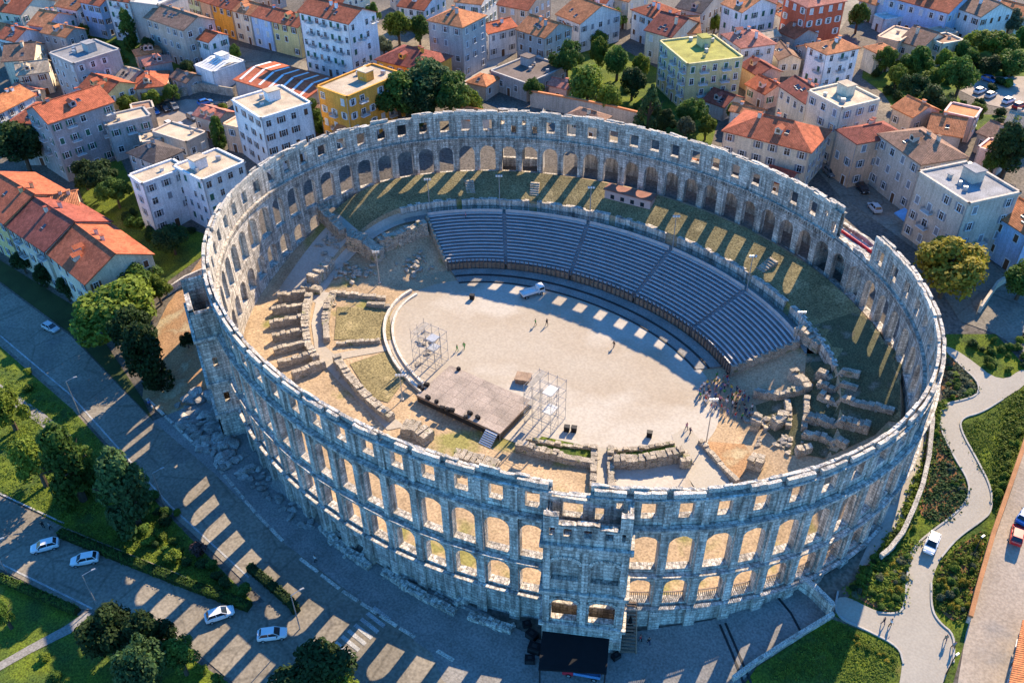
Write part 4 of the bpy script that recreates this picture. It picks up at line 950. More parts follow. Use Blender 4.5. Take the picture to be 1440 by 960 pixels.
# ================================================================ trees
LEAFC = dict(mid=((0.075, 0.125, 0.02), (0.035, 0.07, 0.014)), bright=((0.13, 0.17, 0.02), (0.065, 0.10, 0.016)), dark=((0.032, 0.06, 0.016), (0.018, 0.036, 0.012)),
             olive=((0.23, 0.185, 0.02), (0.14, 0.13, 0.02)), grey=((0.10, 0.12, 0.07), (0.06, 0.075, 0.045)), purple=((0.09, 0.055, 0.05), (0.05, 0.03, 0.03)), pine=((0.05, 0.095, 0.03), (0.03, 0.055, 0.02)))
LEAFC = {k: tuple(tuple(v*1.45 for v in c) for c in cc) for k, cc in LEAFC.items()}
def leafm(k): return mat('leaves '+k, LEAFC[k][0], 0, 0.9, 0.75, col2=LEAFC[k][1], fine=0.25, rand=0.28, transl=0.35)
def leaf(rn, v, f, c, n, s):
    n = n.normalized(); a = n.cross(Vector((rn.uniform(-1, 1), rn.uniform(-1, 1), rn.uniform(-1, 1)))).normalized(); b = n.cross(a)
    i = len(v); k = rn.uniform(0.55, 1.0)
    v += [c-a*s, c-b*s*k*0.8+n*s*0.15, c+a*s, c+b*s*k*0.8-n*s*0.1]; f.append((i, i+1, i+2, i+3))
def crown_mesh(seed, shape, n=5200, ls=0.07):
    rn = random.Random(seed); v = []; f = []; lobes = []
    if shape == 'round':
        sq = (rn.uniform(0.75, 1.1), rn.uniform(0.75, 1.1)); tp = rn.uniform(-0.15, 0.25)
        for k in range(rn.randint(18, 30)):
            u = rn.uniform(-0.6, 1); a = rn.uniform(0, 6.28); r = math.sqrt(max(0, 1-u*u)); ex_ = rn.uniform(0.5, 0.84); w_ = 1-tp*u
            lobes.append((Vector((r*math.cos(a)*ex_*sq[0]*w_, r*math.sin(a)*ex_*sq[1]*w_, u*ex_*0.9)), rn.uniform(0.16, 0.40)))
        lobes.append((Vector((rn.uniform(-0.1, 0.1), rn.uniform(-0.1, 0.1), -0.05)), 0.52))
    elif shape == 'column':
        for k in range(26):
            z = rn.uniform(-1, 0.85); w = (0.62 if z < 0 else 0.62*(1-z*0.85)); a = rn.uniform(0, 6.28); lobes.append((Vector((w*math.cos(a)*0.7, w*math.sin(a)*0.7, z)), rn.uniform(0.2, 0.34)*(1.15-0.4*max(0, z))))
    elif shape == 'cone':
        for k in range(30):
            z = rn.uniform(-1, 0.9); w = 0.95*(0.95-z)/1.95; a = rn.uniform(0, 6.28); lobes.append((Vector((w*math.cos(a)*0.8, w*math.sin(a)*0.8, z)), 0.12+0.26*(0.95-z)/1.95))
    elif shape == 'bush':
        for k in range(12):
            a = rn.uniform(0, 6.28); r = rn.uniform(0, 0.6); lobes.append((Vector((r*math.cos(a), r*math.sin(a), rn.uniform(-0.5, 0.35))), rn.uniform(0.3, 0.5)))
    tot = sum(l[1]**2 for l in lobes)
    for c, r in lobes:
        m = int(n*r*r/tot)
        for _ in range(m):
            d = Vector((rn.gauss(0, 1), rn.gauss(0, 1), rn.gauss(0, 1)+0.25)).normalized()
            p = c+d*r*(rn.uniform(0.72, 1.06) if rn.random() < 0.85 else rn.uniform(0.3, 0.8))
            nn_ = d+Vector((rn.gauss(0, 0.5), rn.gauss(0, 0.5), rn.gauss(0, 0.5)+0.2)); leaf(rn, v, f, p, nn_, ls*rn.uniform(0.6, 1.25))
    me = bpy.data.meshes.new('crown_'+shape); me.from_pydata([tuple(x) for x in v], [], f); me.materials.append(leafm('mid')); me.update(); return me
def trunk_mesh(seed):
    rn = random.Random(seed); mb = MB(); mb.tube((0, 0, -0.3), (0.03, 0.02, 0.45), 0.055, 0.035, 7); mb.tube((0.03, 0.02, 0.45), (0, 0, 0.85), 0.035, 0.008, 6)
    for k in range(6):
        a = k*1.05+rn.uniform(-0.3, 0.3); z = rn.uniform(0.3, 0.5); r = rn.uniform(0.18, 0.3); mb.tube((0.02, 0.01, z), (r*math.cos(a), r*math.sin(a), z+rn.uniform(0.12, 0.3)), 0.02, 0.006, 5)
    return mb.mesh('trunk', [BARK], True)
CROWN = {'round': [crown_mesh(s, 'round', 5600) for s in (1, 2, 3, 11, 12, 13)], 'column': [crown_mesh(s, 'column') for s in (4, 5)], 'cone': [crown_mesh(6, 'cone')], 'bush': [crown_mesh(s, 'bush', 1500, 0.12) for s in (7, 8, 9)]}
TRUNK = [trunk_mesh(s) for s in (1, 2)]
tr_rng = random.Random(5)
def plant(x, y, z, r, h, shape, col, label, name='tree', cat='tree', group=None, lift=0.12):
    """r crown radius, h total height"""
    root = thing(name, label, cat, (x, y, z), tr_rng.uniform(0, 6.28), group)
    tilt = tr_rng.uniform(-0.05, 0.05)
    ch = h*(1-lift) if shape in ('round',) else h*(0.92 if shape != 'bush' else 1.0)
    me = tr_rng.choice(CROWN[shape]); c = obj('crown', me, root, (0, 0, h-ch/2), 0, (r, r*tr_rng.uniform(0.88, 1.08), ch/2*(1.05 if shape == 'round' else 1)))
    c.material_slots[0].link = 'OBJECT'; c.material_slots[0].material = leafm(col)
    if shape != 'bush': obj('trunk', tr_rng.choice(TRUNK), root, (0, 0, 0), 0, (h*0.85, h*0.85, h))
    return root
def tree(px, py, rpx, h, shape, col, label, group='town trees', **k):
    p = G(px, py, h*0.52); r = rpx*mpp(p)*{'round': 1.2, 'column': 1.4, 'cone': 1.2}[shape]; plant(p.x, p.y, H(p.x, p.y), r, h, shape, col, label, k.pop('name', {'column': 'columnar_tree', 'cone': 'conifer', 'round': 'tree'}[shape]), 'tree', group, **k)
TREES = [
 (162, 438, 52, 13, 'round', 'bright', 'largest bright green round tree beside the left road'), (203, 500, 30, 15, 'column', 'dark', 'dark tall tree below the bright round tree by the road'),
 (197, 398, 28, 9, 'round', 'mid', 'mid green tree tucked behind the bright round tree'), (222, 408, 16, 7, 'round', 'bright', 'small yellow green tree beside the sandy slope'),
 (185, 470, 26, 12, 'round', 'dark', 'dark green tree overlapping the bright tree at the road edge'),
 (92, 652, 34, 17, 'column', 'mid', 'tall dense evergreen in the park, left of a matching pair'), (172, 688, 36, 17, 'column', 'pine', 'tall dense evergreen in the park, right of a matching pair'),
 (48, 648, 30, 12, 'round', 'bright', 'lighter broadleaf tree left of the two evergreens'), (6, 572, 26, 11, 'round', 'bright', 'bright tree cut by the left edge above the park path'),
 (150, 890, 40, 11, 'round', 'dark', 'dark round tree at the bottom left beside the car road'), (205, 902, 36, 11, 'round', 'dark', 'dark tree right of the bottom left round tree'), (200, 938, 34, 13, 'round', 'pine', 'bluish green tree at the bottom left front'),
 (252, 925, 26, 8, 'round', 'mid', 'smaller green tree at the right of the bottom left group'), (3, 862, 12, 7, 'round', 'mid', 'small tree at the left edge on the lower lawn'), (442, 948, 50, 9, 'round', 'dark', 'dark wide tree at the bottom edge below the crossing'), (478, 962, 26, 7, 'round', 'bright', 'lit green tree at the bottom edge right of the dark one'),
 (560, 136, 34, 14, 'round', 'mid', 'broad green tree behind the far wall beside the orange block'), (604, 116, 36, 16, 'round', 'pine', 'dark green crown towering in the group behind the far wall'), (634, 138, 30, 13, 'round', 'mid', 'green tree right of the tall crown behind the far wall'), (662, 148, 16, 9, 'round', 'bright', 'small lit tree at the right end of the group behind the far wall'), (584, 150, 28, 11, 'round', 'dark', 'shaded tree low in the group behind the far wall'),
 (467, 168, 18, 7, 'round', 'bright', 'small bright tree at the foot of the orange block'), (440, 162, 14, 9, 'column', 'mid', 'narrow tree between the white villa and the orange block'), (433, 138, 8, 6, 'round', 'bright', 'tiny bright tree at the corner of the market hall'),
 (560, 38, 20, 11, 'round', 'bright', 'round green tree behind the long white apartment block'), (590, 42, 16, 9, 'round', 'mid', 'green tree right of the round one near the tall grey house'), (512, 70, 22, 9, 'round', 'grey', 'grey green olive tree before the long white block'), (524, 18, 10, 8, 'round', 'mid', 'small tree above the white block roof'), (540, 66, 12, 7, 'round', 'grey', 'small grey green tree right of the olive'),
 (798, 88, 20, 12, 'round', 'mid', 'green tree at the left of the garden behind the far wall'), (826, 116, 30, 12, 'round', 'bright', 'broad light green tree in the middle of the garden'), (868, 86, 17, 11, 'round', 'mid', 'round green tree beside the yellow block garden'), (842, 76, 14, 10, 'round', 'bright', 'bright tree behind the broad garden tree'), (858, 140, 18, 9, 'round', 'bright', 'weeping pale tree close behind the far rim'), (890, 118, 18, 9, 'round', 'dark', 'dark tree in the shade of the yellow block'),
 (838, 54, 14, 6, 'round', 'bright', 'small yellow green tree between the red roofed houses'), (915, 150, 20, 13, 'cone', 'pine', 'pointed conifer just behind the far rim'), (974, 158, 18, 9, 'round', 'mid', 'round tree right of the pointed conifer'), (994, 178, 12, 7, 'round', 'bright', 'small bright tree behind the far rim beside the cream house'), (965, 180, 12, 7, 'round', 'grey', 'greyish shrub tree below the round one behind the rim'), (936, 172, 14, 7, 'round', 'dark', 'dark low tree right below the conifer'),
 (1208, 24, 14, 10, 'round', 'mid', 'tree on the corner beside the brick red block'), (1292, 86, 20, 9, 'round', 'mid', 'green tree in the right gardens beside the cottage'), (1262, 108, 14, 7, 'round', 'bright', 'light tree behind the tall cream house'), (1350, 112, 22, 12, 'round', 'mid', 'large round tree in the middle of the right gardens'), (1318, 144, 24, 9, 'round', 'dark', 'dark domed tree above the mottled brown roof'), (1284, 126, 18, 8, 'round', 'dark', 'dark tree left of the domed one'),
 (1312, 112, 16, 8, 'round', 'bright', 'bright tree between the garden lawns'), (1400, 66, 24, 9, 'round', 'bright', 'yellow green tree in the upper right gardens'), (1424, 88, 20, 9, 'round', 'mid', 'green tree near the right edge above the car park'), (1376, 58, 18, 8, 'round', 'bright', 'light tree left in the upper right gardens'), (1358, 76, 16, 8, 'round', 'mid', 'hedge like tree left of the car park'), (1396, 92, 16, 7, 'round', 'dark', 'dark tree above the right car park'), (1422, 32, 14, 9, 'round', 'grey', 'dull green tree in the top right corner'),
 (1424, 208, 28, 14, 'round', 'dark', 'large dark tree at the right edge beyond the corner house'), (1400, 228, 14, 7, 'round', 'mid', 'green tree left of the large dark one at the right edge'), (1338, 376, 50, 13, 'round', 'olive', 'golden olive tree outside the right end of the amphitheatre'), (1440, 392, 24, 9, 'round', 'mid', 'round green tree at the right edge by the street'),
 (28, 206, 34, 15, 'round', 'dark', 'large dark tree at the left edge among the houses'), (180, 42, 12, 13, 'column', 'mid', 'slim tree before the blank grey wall'), (140, 252, 22, 9, 'round', 'dark', 'dark tree behind the left terrace'), (162, 272, 20, 8, 'round', 'mid', 'green tree in the hollow left of the white block'), (290, 272, 11, 12, 'column', 'mid', 'slim cypress at the corner of the white block'),
 (240, 336, 22, 8, 'round', 'dark', 'dark tree below the white block'), (118, 246, 18, 8, 'round', 'dark', 'shaded tree right of the large dark left tree'), (306, 186, 11, 9, 'column', 'mid', 'narrow tree left of the white villa'), (314, 160, 8, 6, 'round', 'bright', 'small bright tree beside the villa roof'), (214, 138, 14, 6, 'round', 'bright', 'bright tree beside the small bungalow'), (240, 130, 12, 6, 'round', 'mid', 'green tree right of the small bungalow'), (180, 148, 12, 6, 'round', 'bright', 'light green tree at the end of the car park'), (118, 44, 8, 6, 'round', 'bright', 'small yellow green tree near the top left'), (264, 98, 12, 7, 'round', 'dark', 'dark tree above the crumbling wall'), (168, 82, 10, 7, 'round', 'mid', 'small tree behind the grey flat roofed block'), (210, 70, 12, 8, 'round', 'dark', 'dark tree in the upper left courtyard'), (305, 74, 9, 5, 'round', 'grey', 'pale bush tree beside the white shed roof'),
 (752, 128, 12, 7, 'round', 'mid', 'green tree at the left end of the wall with orange coping'), (902, 92, 12, 8, 'round', 'bright', 'bright tree at the left corner of the planted roof block'), (1012, 108, 11, 7, 'round', 'mid', 'green tree right of the planted roof block'), (1032, 160, 11, 6, 'round', 'bright', 'small bright tree beside the roof of the long cream house'),
 (1244, 84, 13, 8, 'round', 'mid', 'green tree right of the tower house'), (1330, 88, 14, 8, 'round', 'bright', 'bright tree above the middle of the right gardens'), (1370, 160, 14, 6, 'round', 'bright', 'bright tree at the lower edge of the right car park'), (1436, 58, 16, 9, 'round', 'mid', 'green tree on the right edge near the top'), (1440, 180, 18, 9, 'round', 'bright', 'bright tree on the right edge below the car park'), (1340, 30, 12, 7, 'round', 'mid', 'green tree under the brown roofed house at the top right'), (1296, 30, 12, 7, 'round', 'dark', 'dark tree before the long bluish house'),
 (150, 20, 9, 8, 'round', 'mid', 'green tree between the top left houses'), (84, 66, 8, 6, 'round', 'bright', 'small bright tree behind the grey flat roof at left'), (330, 76, 9, 6, 'round', 'mid', 'green tree along the upper left street'), (620, 66, 10, 7, 'round', 'bright', 'bright tree at the foot of the tall grey house'), (868, 30, 11, 8, 'round', 'mid', 'green tree between the top right of centre houses'), (1006, 34, 9, 7, 'round', 'bright', 'bright tree left of the dusky red hip roof'),
 (60, 388, 14, 6, 'round', 'dark', 'dark garden tree before the left terrace'), (30, 368, 14, 6, 'round', 'dark', 'dark garden tree left along the terrace front'), (92, 406, 12, 6, 'round', 'dark', 'dark garden tree nearest the end house'), (262, 478, 9, 4, 'round', 'dark', 'single small dark tree on the sandy slope'),
]
for px, py, rp, h, sh, c, lab in TREES: tree(px, py, rp, h, sh, c, lab)
def bush(px, py, rpx, hh, col, label, group, name='shrub'):
    p = G(px, py, hh*0.4); r = rpx*mpp(p); plant(p.x, p.y, H(p.x, p.y)-0.05+hh*0.0, r, hh, 'bush', col, label, name, 'shrub', group)
for px, py, r, hh, c, lab in [(208, 762, 12, 2.2, 'bright', 'yellow green clipped shrub, left of the park group'), (228, 752, 12, 2.0, 'bright', 'yellow green shrub at the top of the park group'), (242, 782, 16, 3.0, 'bright', 'largest yellow green shrub of the park group'), (278, 770, 15, 3.4, 'purple', 'purple leaved shrub at the edge of the park'), (345, 828, 14, 2.4, 'mid', 'round green shrub at the tip of the park'),
                         (60, 924, 10, 1.6, 'bright', 'lit yellow green shrub on the bottom left lawn'), (75, 952, 12, 1.8, 'mid', 'green shrub low on the bottom left lawn'), (282, 942, 12, 2.0, 'bright', 'yellow green shrub at the bottom beside the tree group'), (305, 952, 12, 2.2, 'mid', 'green shrub at the bottom right of the tree group'), (38, 522, 8, 2.0, 'bright', 'lit shrub by the park path at left'), (40, 545, 9, 2.0, 'bright', 'second lit shrub below the park path at left'), (250, 720, 8, 1.6, 'bright', 'small lit shrub at the upper park edge')]:
    bush(px, py, r, hh, c, lab, 'park shrubs')
def inpoly(p, poly):
    c = False; n = len(poly)
    for i in range(n):
        a, b = poly[i], poly[i-1]
        if (a[1] > p[1]) != (b[1] > p[1]) and p[0] < (b[0]-a[0])*(p[1]-a[1])/(b[1]-a[1])+a[0]: c = not c
    return c
rb = random.Random(21)
def cover(poly, n, col, label, s=(0.12, 0.3), hmax=0.35):
    rn = random.Random(int(poly[0][0]+poly[0][1])); v = []; f = []; xs = [p[0] for p in poly]; ys = [p[1] for p in poly]; cl = []
    while len(cl) < n//14:
        p = (rn.uniform(min(xs), max(xs)), rn.uniform(min(ys), max(ys)))
        if inpoly(p, poly): cl.append(G(*p))
    for c in cl:
        for _ in range(14):
            q = c+Vector((rn.gauss(0, 0.35), rn.gauss(0, 0.35), 0.1+rn.uniform(0.03, hmax))); leaf(rn, v, f, q, Vector((rn.gauss(0, 0.6), rn.gauss(0, 0.6), 1)), rn.uniform(*s))
    me = bpy.data.meshes.new('ground_cover'); me.from_pydata([tuple(x) for x in v], [], f); me.materials.append(leafm(col)); me.update(); o = obj('ground_cover', me); tag(o, label, 'plants', None, 'stuff')
def bed(poly, n, cols, label, group, r=(4, 7), hh=(0.5, 1.1)):
    r = (r[0]*1.25, r[1]*1.25); hh = (hh[0]*1.2, hh[1]*1.2)
    xs = [p[0] for p in poly]; ys = [p[1] for p in poly]; k = 0
    while k < n:
        p = (rb.uniform(min(xs), max(xs)), rb.uniform(min(ys), max(ys)))
        if not inpoly(p, poly): continue
        bush(p[0], p[1], rb.uniform(*r), rb.uniform(*hh), (c_ := rb.choice(cols)), {'mid': 'green ', 'grey': 'grey green ', 'bright': 'yellow green ', 'dark': 'dark green ', 'olive': 'golden '}[c_]+label.replace('green shrub', 'shrub'), group, 'bed_shrub'); k += 1
bed([(1340, 650), (1360, 684), (1356, 704), (1342, 690), (1330, 655)], 18, ['mid', 'grey', 'bright'], 'low shrub in the bed at the bend of the pale path', 'shrubs at the path bend', (2.5, 4.5), (0.4, 0.8))
bed([(1268, 735), (1295, 728), (1262, 775), (1215, 815), (1188, 832), (1200, 815)], 24, ['mid', 'bright', 'dark'], 'green shrub in the hedge line below the curved garden wall', 'shrubs below the garden wall', (4, 7), (0.8, 1.6))
bed([(1300, 762), (1276, 790), (1272, 850), (1250, 858), (1200, 836), (1235, 812), (1275, 775)], 44, ['mid', 'grey', 'bright', 'olive'], 'small mixed shrub in the bed left of the white car', 'shrubs in the lower bed', (4, 7), (0.5, 1.1))
bed([(1340, 780), (1380, 760), (1362, 850), (1345, 868), (1325, 855), (1318, 830)], 32, ['mid', 'bright', 'grey', 'olive'], 'shrub in the bed between the path and the orange topped wall', 'shrubs by the boundary wall', (4, 7), (0.6, 1.4))
bed([(1400, 720), (1425, 640), (1438, 600), (1430, 600), (1405, 660), (1396, 715)], 18, ['mid', 'bright'], 'shrub in the long strip along the orange topped wall', 'shrubs along the boundary strip', (4, 7), (0.8, 1.6))
bed([(1336, 502), (1370, 540), (1370, 552), (1335, 560), (1326, 540)], 18, ['grey', 'mid', 'bright'], 'shrub in the small bed at the top of the pale path', 'shrubs at the path top', (4, 7), (0.5, 1.1))
bed([(1360, 480), (1446, 470), (1446, 510), (1408, 530), (1370, 500)], 20, ['mid', 'bright', 'dark'], 'shrub on the bank between the path and the street', 'shrubs on the street bank', (4, 8), (0.8, 1.6))
bed([(1190, 885), (1220, 902), (1262, 925), (1250, 930), (1185, 893)], 16, ['olive', 'bright'], 'low shrub in the row across the lower right lawn', 'shrubs across the lawn', (3, 4.5), (0.4, 0.8))
bed([(1308, 560), (1326, 570), (1316, 640), (1308, 640)], 10, ['bright', 'mid'], 'green shrub between the pale path and the curved wall', 'shrubs by the curved wall', (4, 6), (0.8, 1.4))
bed([(210, 690), (300, 790), (340, 830), (200, 770), (190, 720)], 16, ['dark', 'mid'], 'dark shrub in the shade of the park', 'dark park shrubs', (6, 11), (1.0, 2.0))
bed([(1310, 95), (1370, 85), (1420, 70), (1446, 100), (1380, 150), (1446, 165), (1446, 190), (1390, 170), (1290, 110)], 26, ['bright', 'mid', 'dark'], 'garden bush in the green plots at the upper right', 'bushes in the upper right plots', (6, 11), (1.5, 3.0))
bed([(110, 60), (150, 50), (210, 66), (250, 95), (160, 130), (150, 90)], 14, ['dark', 'mid', 'bright'], 'bush in the upper left courtyard', 'bushes in the upper left courtyard', (5, 9), (1.5, 3.5))
bed([(1222, 86), (1290, 70), (1300, 120), (1250, 140)], 14, ['mid', 'bright', 'dark'], 'bush in the plots behind the tall cream house', 'bushes behind the cream house', (5, 9), (1.5, 3.5))
bed([(120, 270), (200, 300), (280, 320), (230, 350), (170, 310)], 18, ['dark', 'mid'], 'bush in the shaded gardens left of the white block', 'bushes in the left gardens', (6, 10), (1.5, 3.0))
bed([(780, 110), (940, 130), (1000, 180), (900, 165), (800, 140)], 14, ['mid', 'dark', 'bright'], 'bush in the garden behind the far rim', 'bushes in the far garden', (6, 10), (1.5, 3.0))
cover([(1322, 600), (1340, 650), (1360, 686), (1358, 702), (1330, 735), (1298, 728), (1304, 650)], 2400, 'pine', 'low green ground cover in the red bed at the path bend')
cover([(1334, 500), (1372, 540), (1372, 554), (1330, 562), (1324, 530)], 1400, 'grey', 'grey green ground cover in the bed at the top of the path')
cover([(1300, 760), (1278, 780), (1272, 850), (1262, 860), (1190, 832), (1268, 768)], 2600, 'bright', 'yellow green ground cover in the lower bed by the white car')
cover([(1346, 770), (1390, 740), (1366, 850), (1350, 876), (1316, 848), (1318, 800)], 2400, 'bright', 'green ground cover in the bed beside the orange topped wall')
cover([(1400, 720), (1428, 630), (1440, 590), (1446, 545), (1420, 570), (1400, 650)], 3500, 'bright', 'tall grass tufts along the right garden strip', (0.12, 0.28), 0.5)
cover([(1330, 565), (1320, 590), (1305, 660), (1296, 700), (1270, 760), (1225, 812), (1200, 825), (1262, 740), (1300, 640), (1312, 570)], 2600, 'bright', 'green creeping plants at the foot of the curved garden wall', (0.15, 0.35), 0.7)
cover([(1350, 600), (1392, 580), (1440, 545), (1446, 600), (1398, 690), (1376, 650)], 6000, 'bright', 'rough grass tufts on the sunny right lawn', (0.08, 0.16), 0.15)
cover([(1080, 950), (1168, 872), (1262, 914), (1256, 960)], 8000, 'bright', 'rough grass tufts on the lower right lawn', (0.08, 0.16), 0.12)
cover([(0, 500), (100, 580), (240, 730), (340, 840), (90, 740), (0, 690)], 12000, 'bright', 'rough grass tufts on the park lawn', (0.1, 0.2), 0.15)
def hedge(px, w, h, col, label, n=None):
    P_ = dens([G(*p) for p in px], 0.5); rn = random.Random(int(px[0][0])+3); v = []; f = []
    for a, b in zip(P_, P_[1:]):
        d = (b-a).normalized(); n_ = Vector((-d.y, d.x, 0))
        for _ in range(34):
            k = rn.random(); s = rn.uniform(-1, 1); z = rn.uniform(0.1, 1) if abs(s) > 0.8 else 1-rn.random()**3*0.2
            c = a.lerp(b, k)+n_*(w/2*s)+Vector((0, 0, H(a.x, a.y)+h*z+rn.gauss(0, 0.05))); leaf(rn, v, f, c, Vector((n_.x*s*1.2+rn.gauss(0, 0.4), n_.y*s*1.2+rn.gauss(0, 0.4), 0.8 if z > 0.8 else 0.2)), rn.uniform(0.12, 0.24))
    me = bpy.data.meshes.new('foliage'); me.from_pydata([tuple(x) for x in v], [], f); me.materials.append(leafm(col)); me.update()
    root = thing('hedge', label, 'hedge', (P_[0].x, P_[0].y, H(P_[0].x, P_[0].y))); wpart('foliage', me, None, root)
    mb = MB(); ribbon(mb, P_[::4]+[P_[-1]], w*0.8, h*0.9, 0, 0.05); wpart('inner_twigs', mb, [leafm('dark')], root)
hedge([(86, 752), (180, 790), (270, 826), (352, 856)], 1.7, 1.3, 'mid', 'long clipped hedge between the park and the lower car road')
hedge([(-10, 810), (50, 836), (110, 862)], 1.4, 1.2, 'mid', 'clipped hedge at the bottom left beside the lower road')
hedge([(352, 800), (410, 850), (418, 862)], 1.6, 1.3, 'dark', 'dark hedge at the tip of the park near the crossing')

# ================================================================ vehicles
def car_proto():
    S = [(-2.12, 0.62, 0.40, 0.80), (-2.05, 0.80, 0.28, 0.96), (-1.3, 0.87, 0.22, 0.98), (0.0, 0.88, 0.20, 0.95), (1.1, 0.87, 0.22, 0.90), (1.8, 0.82, 0.26, 0.78), (2.12, 0.62, 0.36, 0.62)]
    mb = MB(); rings = []
    for x, w, z0, z1 in S: rings.append([(x, -w*0.94, z0), (x, -w, z0+0.15), (x, -w*0.98, z1-0.12), (x, -w*0.86, z1), (x, w*0.86, z1), (x, w*0.98, z1-0.12), (x, w, z0+0.15), (x, w*0.94, z0)])
    for a, b in zip(rings, rings[1:]):
        for k in range(8): mb.quad([a[k], a[(k+1) % 8], b[(k+1) % 8], b[k]])
    mb.quad(rings[0]); mb.quad(rings[-1][::-1]); body = mb.mesh('body', [WHITE], True)
    g = MB(); gr = []
    C_ = [(-1.75, 0.74, 0.93, 0.66, -1.35), (1.15, 0.74, 0.9, 0.62, 0.35)]
    lo = [(-1.85, -0.76, 0.92), (1.15, -0.74, 0.88), (1.15, 0.74, 0.88), (-1.85, 0.76, 0.92)]; hi = [(-1.40, -0.60, 1.44), (0.35, -0.60, 1.44), (0.35, 0.60, 1.44), (-1.40, 0.60, 1.44)]
    for k in range(4): g.quad([lo[k], lo[(k+1) % 4], hi[(k+1) % 4], hi[k]])
    glass = g.mesh('windows', [GLASS])
    r = MB(); r.quad(hi); r.box((-0.52, 0, 1.455), (1.8, 1.24, 0.05), 0)
    for s in (-1, 1):
        for (xa, za), (xb, zb) in (((1.17, 0.88), (0.35, 1.46)), ((-0.45, 0.92), (-0.5, 1.46)), ((-1.87, 0.92), (-1.42, 1.46))):
            r.tube((xa, s*0.755, za), (xb, s*0.61, zb), 0.05, n=4)
    roof = r.mesh('roof', [WHITE])
    w = MB(); w.tube((0, -0.11, 0), (0, 0.11, 0), 0.32, n=12); w.tube((0, -0.115, 0), (0, 0.115, 0), 0.19, n=8, m=1); wheel = w.mesh('wheel', [TYRE, STEEL])
    l = MB(); l.box((0, 0, 0), (0.1, 0.34, 0.13)); lamp = l.mesh('headlight', [LAMPG]); l = MB(); l.box((0, 0, 0), (0.08, 0.28, 0.16)); tail = l.mesh('tail_light', [TAILR])
    mr = MB(); mr.box((0, 0, 0), (0.12, 0.2, 0.12)); mirror = mr.mesh('mirror', [DARK])
    return body, glass, roof, wheel, lamp, tail, mirror
CP = car_proto()
CARC = {'white': (0.72, 0.73, 0.75), 'silver': (0.45, 0.46, 0.48), 'grey': (0.16, 0.17, 0.18), 'black': (0.015, 0.016, 0.02), 'red': (0.50, 0.02, 0.02), 'blue': (0.04, 0.16, 0.45), 'teal': (0.05, 0.3, 0.4)}
def car(p0, p1, col, label, group, big=1.0):
    a, b = G(*p0), G(*p1); c = (a+b)/2; d = b-a; z = H(c.x, c.y)
    root = thing('car', label, 'car', (c.x, c.y, z+0.17), math.atan2(d.y, d.x), group); s = (big, big, big)
    pm = mat('car paint '+col, CARC[col], 0.03, 1, 0.25, spec=0.6, fine=0)
    pts = [('body', 0, (0, 0, 0)), ('windows', 1, (0, 0, 0)), ('roof', 2, (0, 0, 0))]
    for n_, k, l in pts:
        o = obj(n_, CP[k], root, l, 0, s)
        if k != 1: o.material_slots[0].link = 'OBJECT'; o.material_slots[0].material = pm
    for x in (-1.3, 1.32):
        for y in (-0.78, 0.78): obj('wheel', CP[3], root, (x*big, y*big, 0.18), 0, s)
    for y in (-0.55, 0.55): obj('headlight', CP[4], root, (2.04*big, y*big, 0.62*big), 0, s); obj('tail_light', CP[5], root, (-2.06*big, y*big, 0.75*big), 0, s)
    for y in (-0.92, 0.92): obj('mirror', CP[6], root, (0.75*big, y*big, 0.92*big), 0, s)
    return root
RD = 'cars on the roads beside the amphitheatre'; PK = 'cars parked in town'
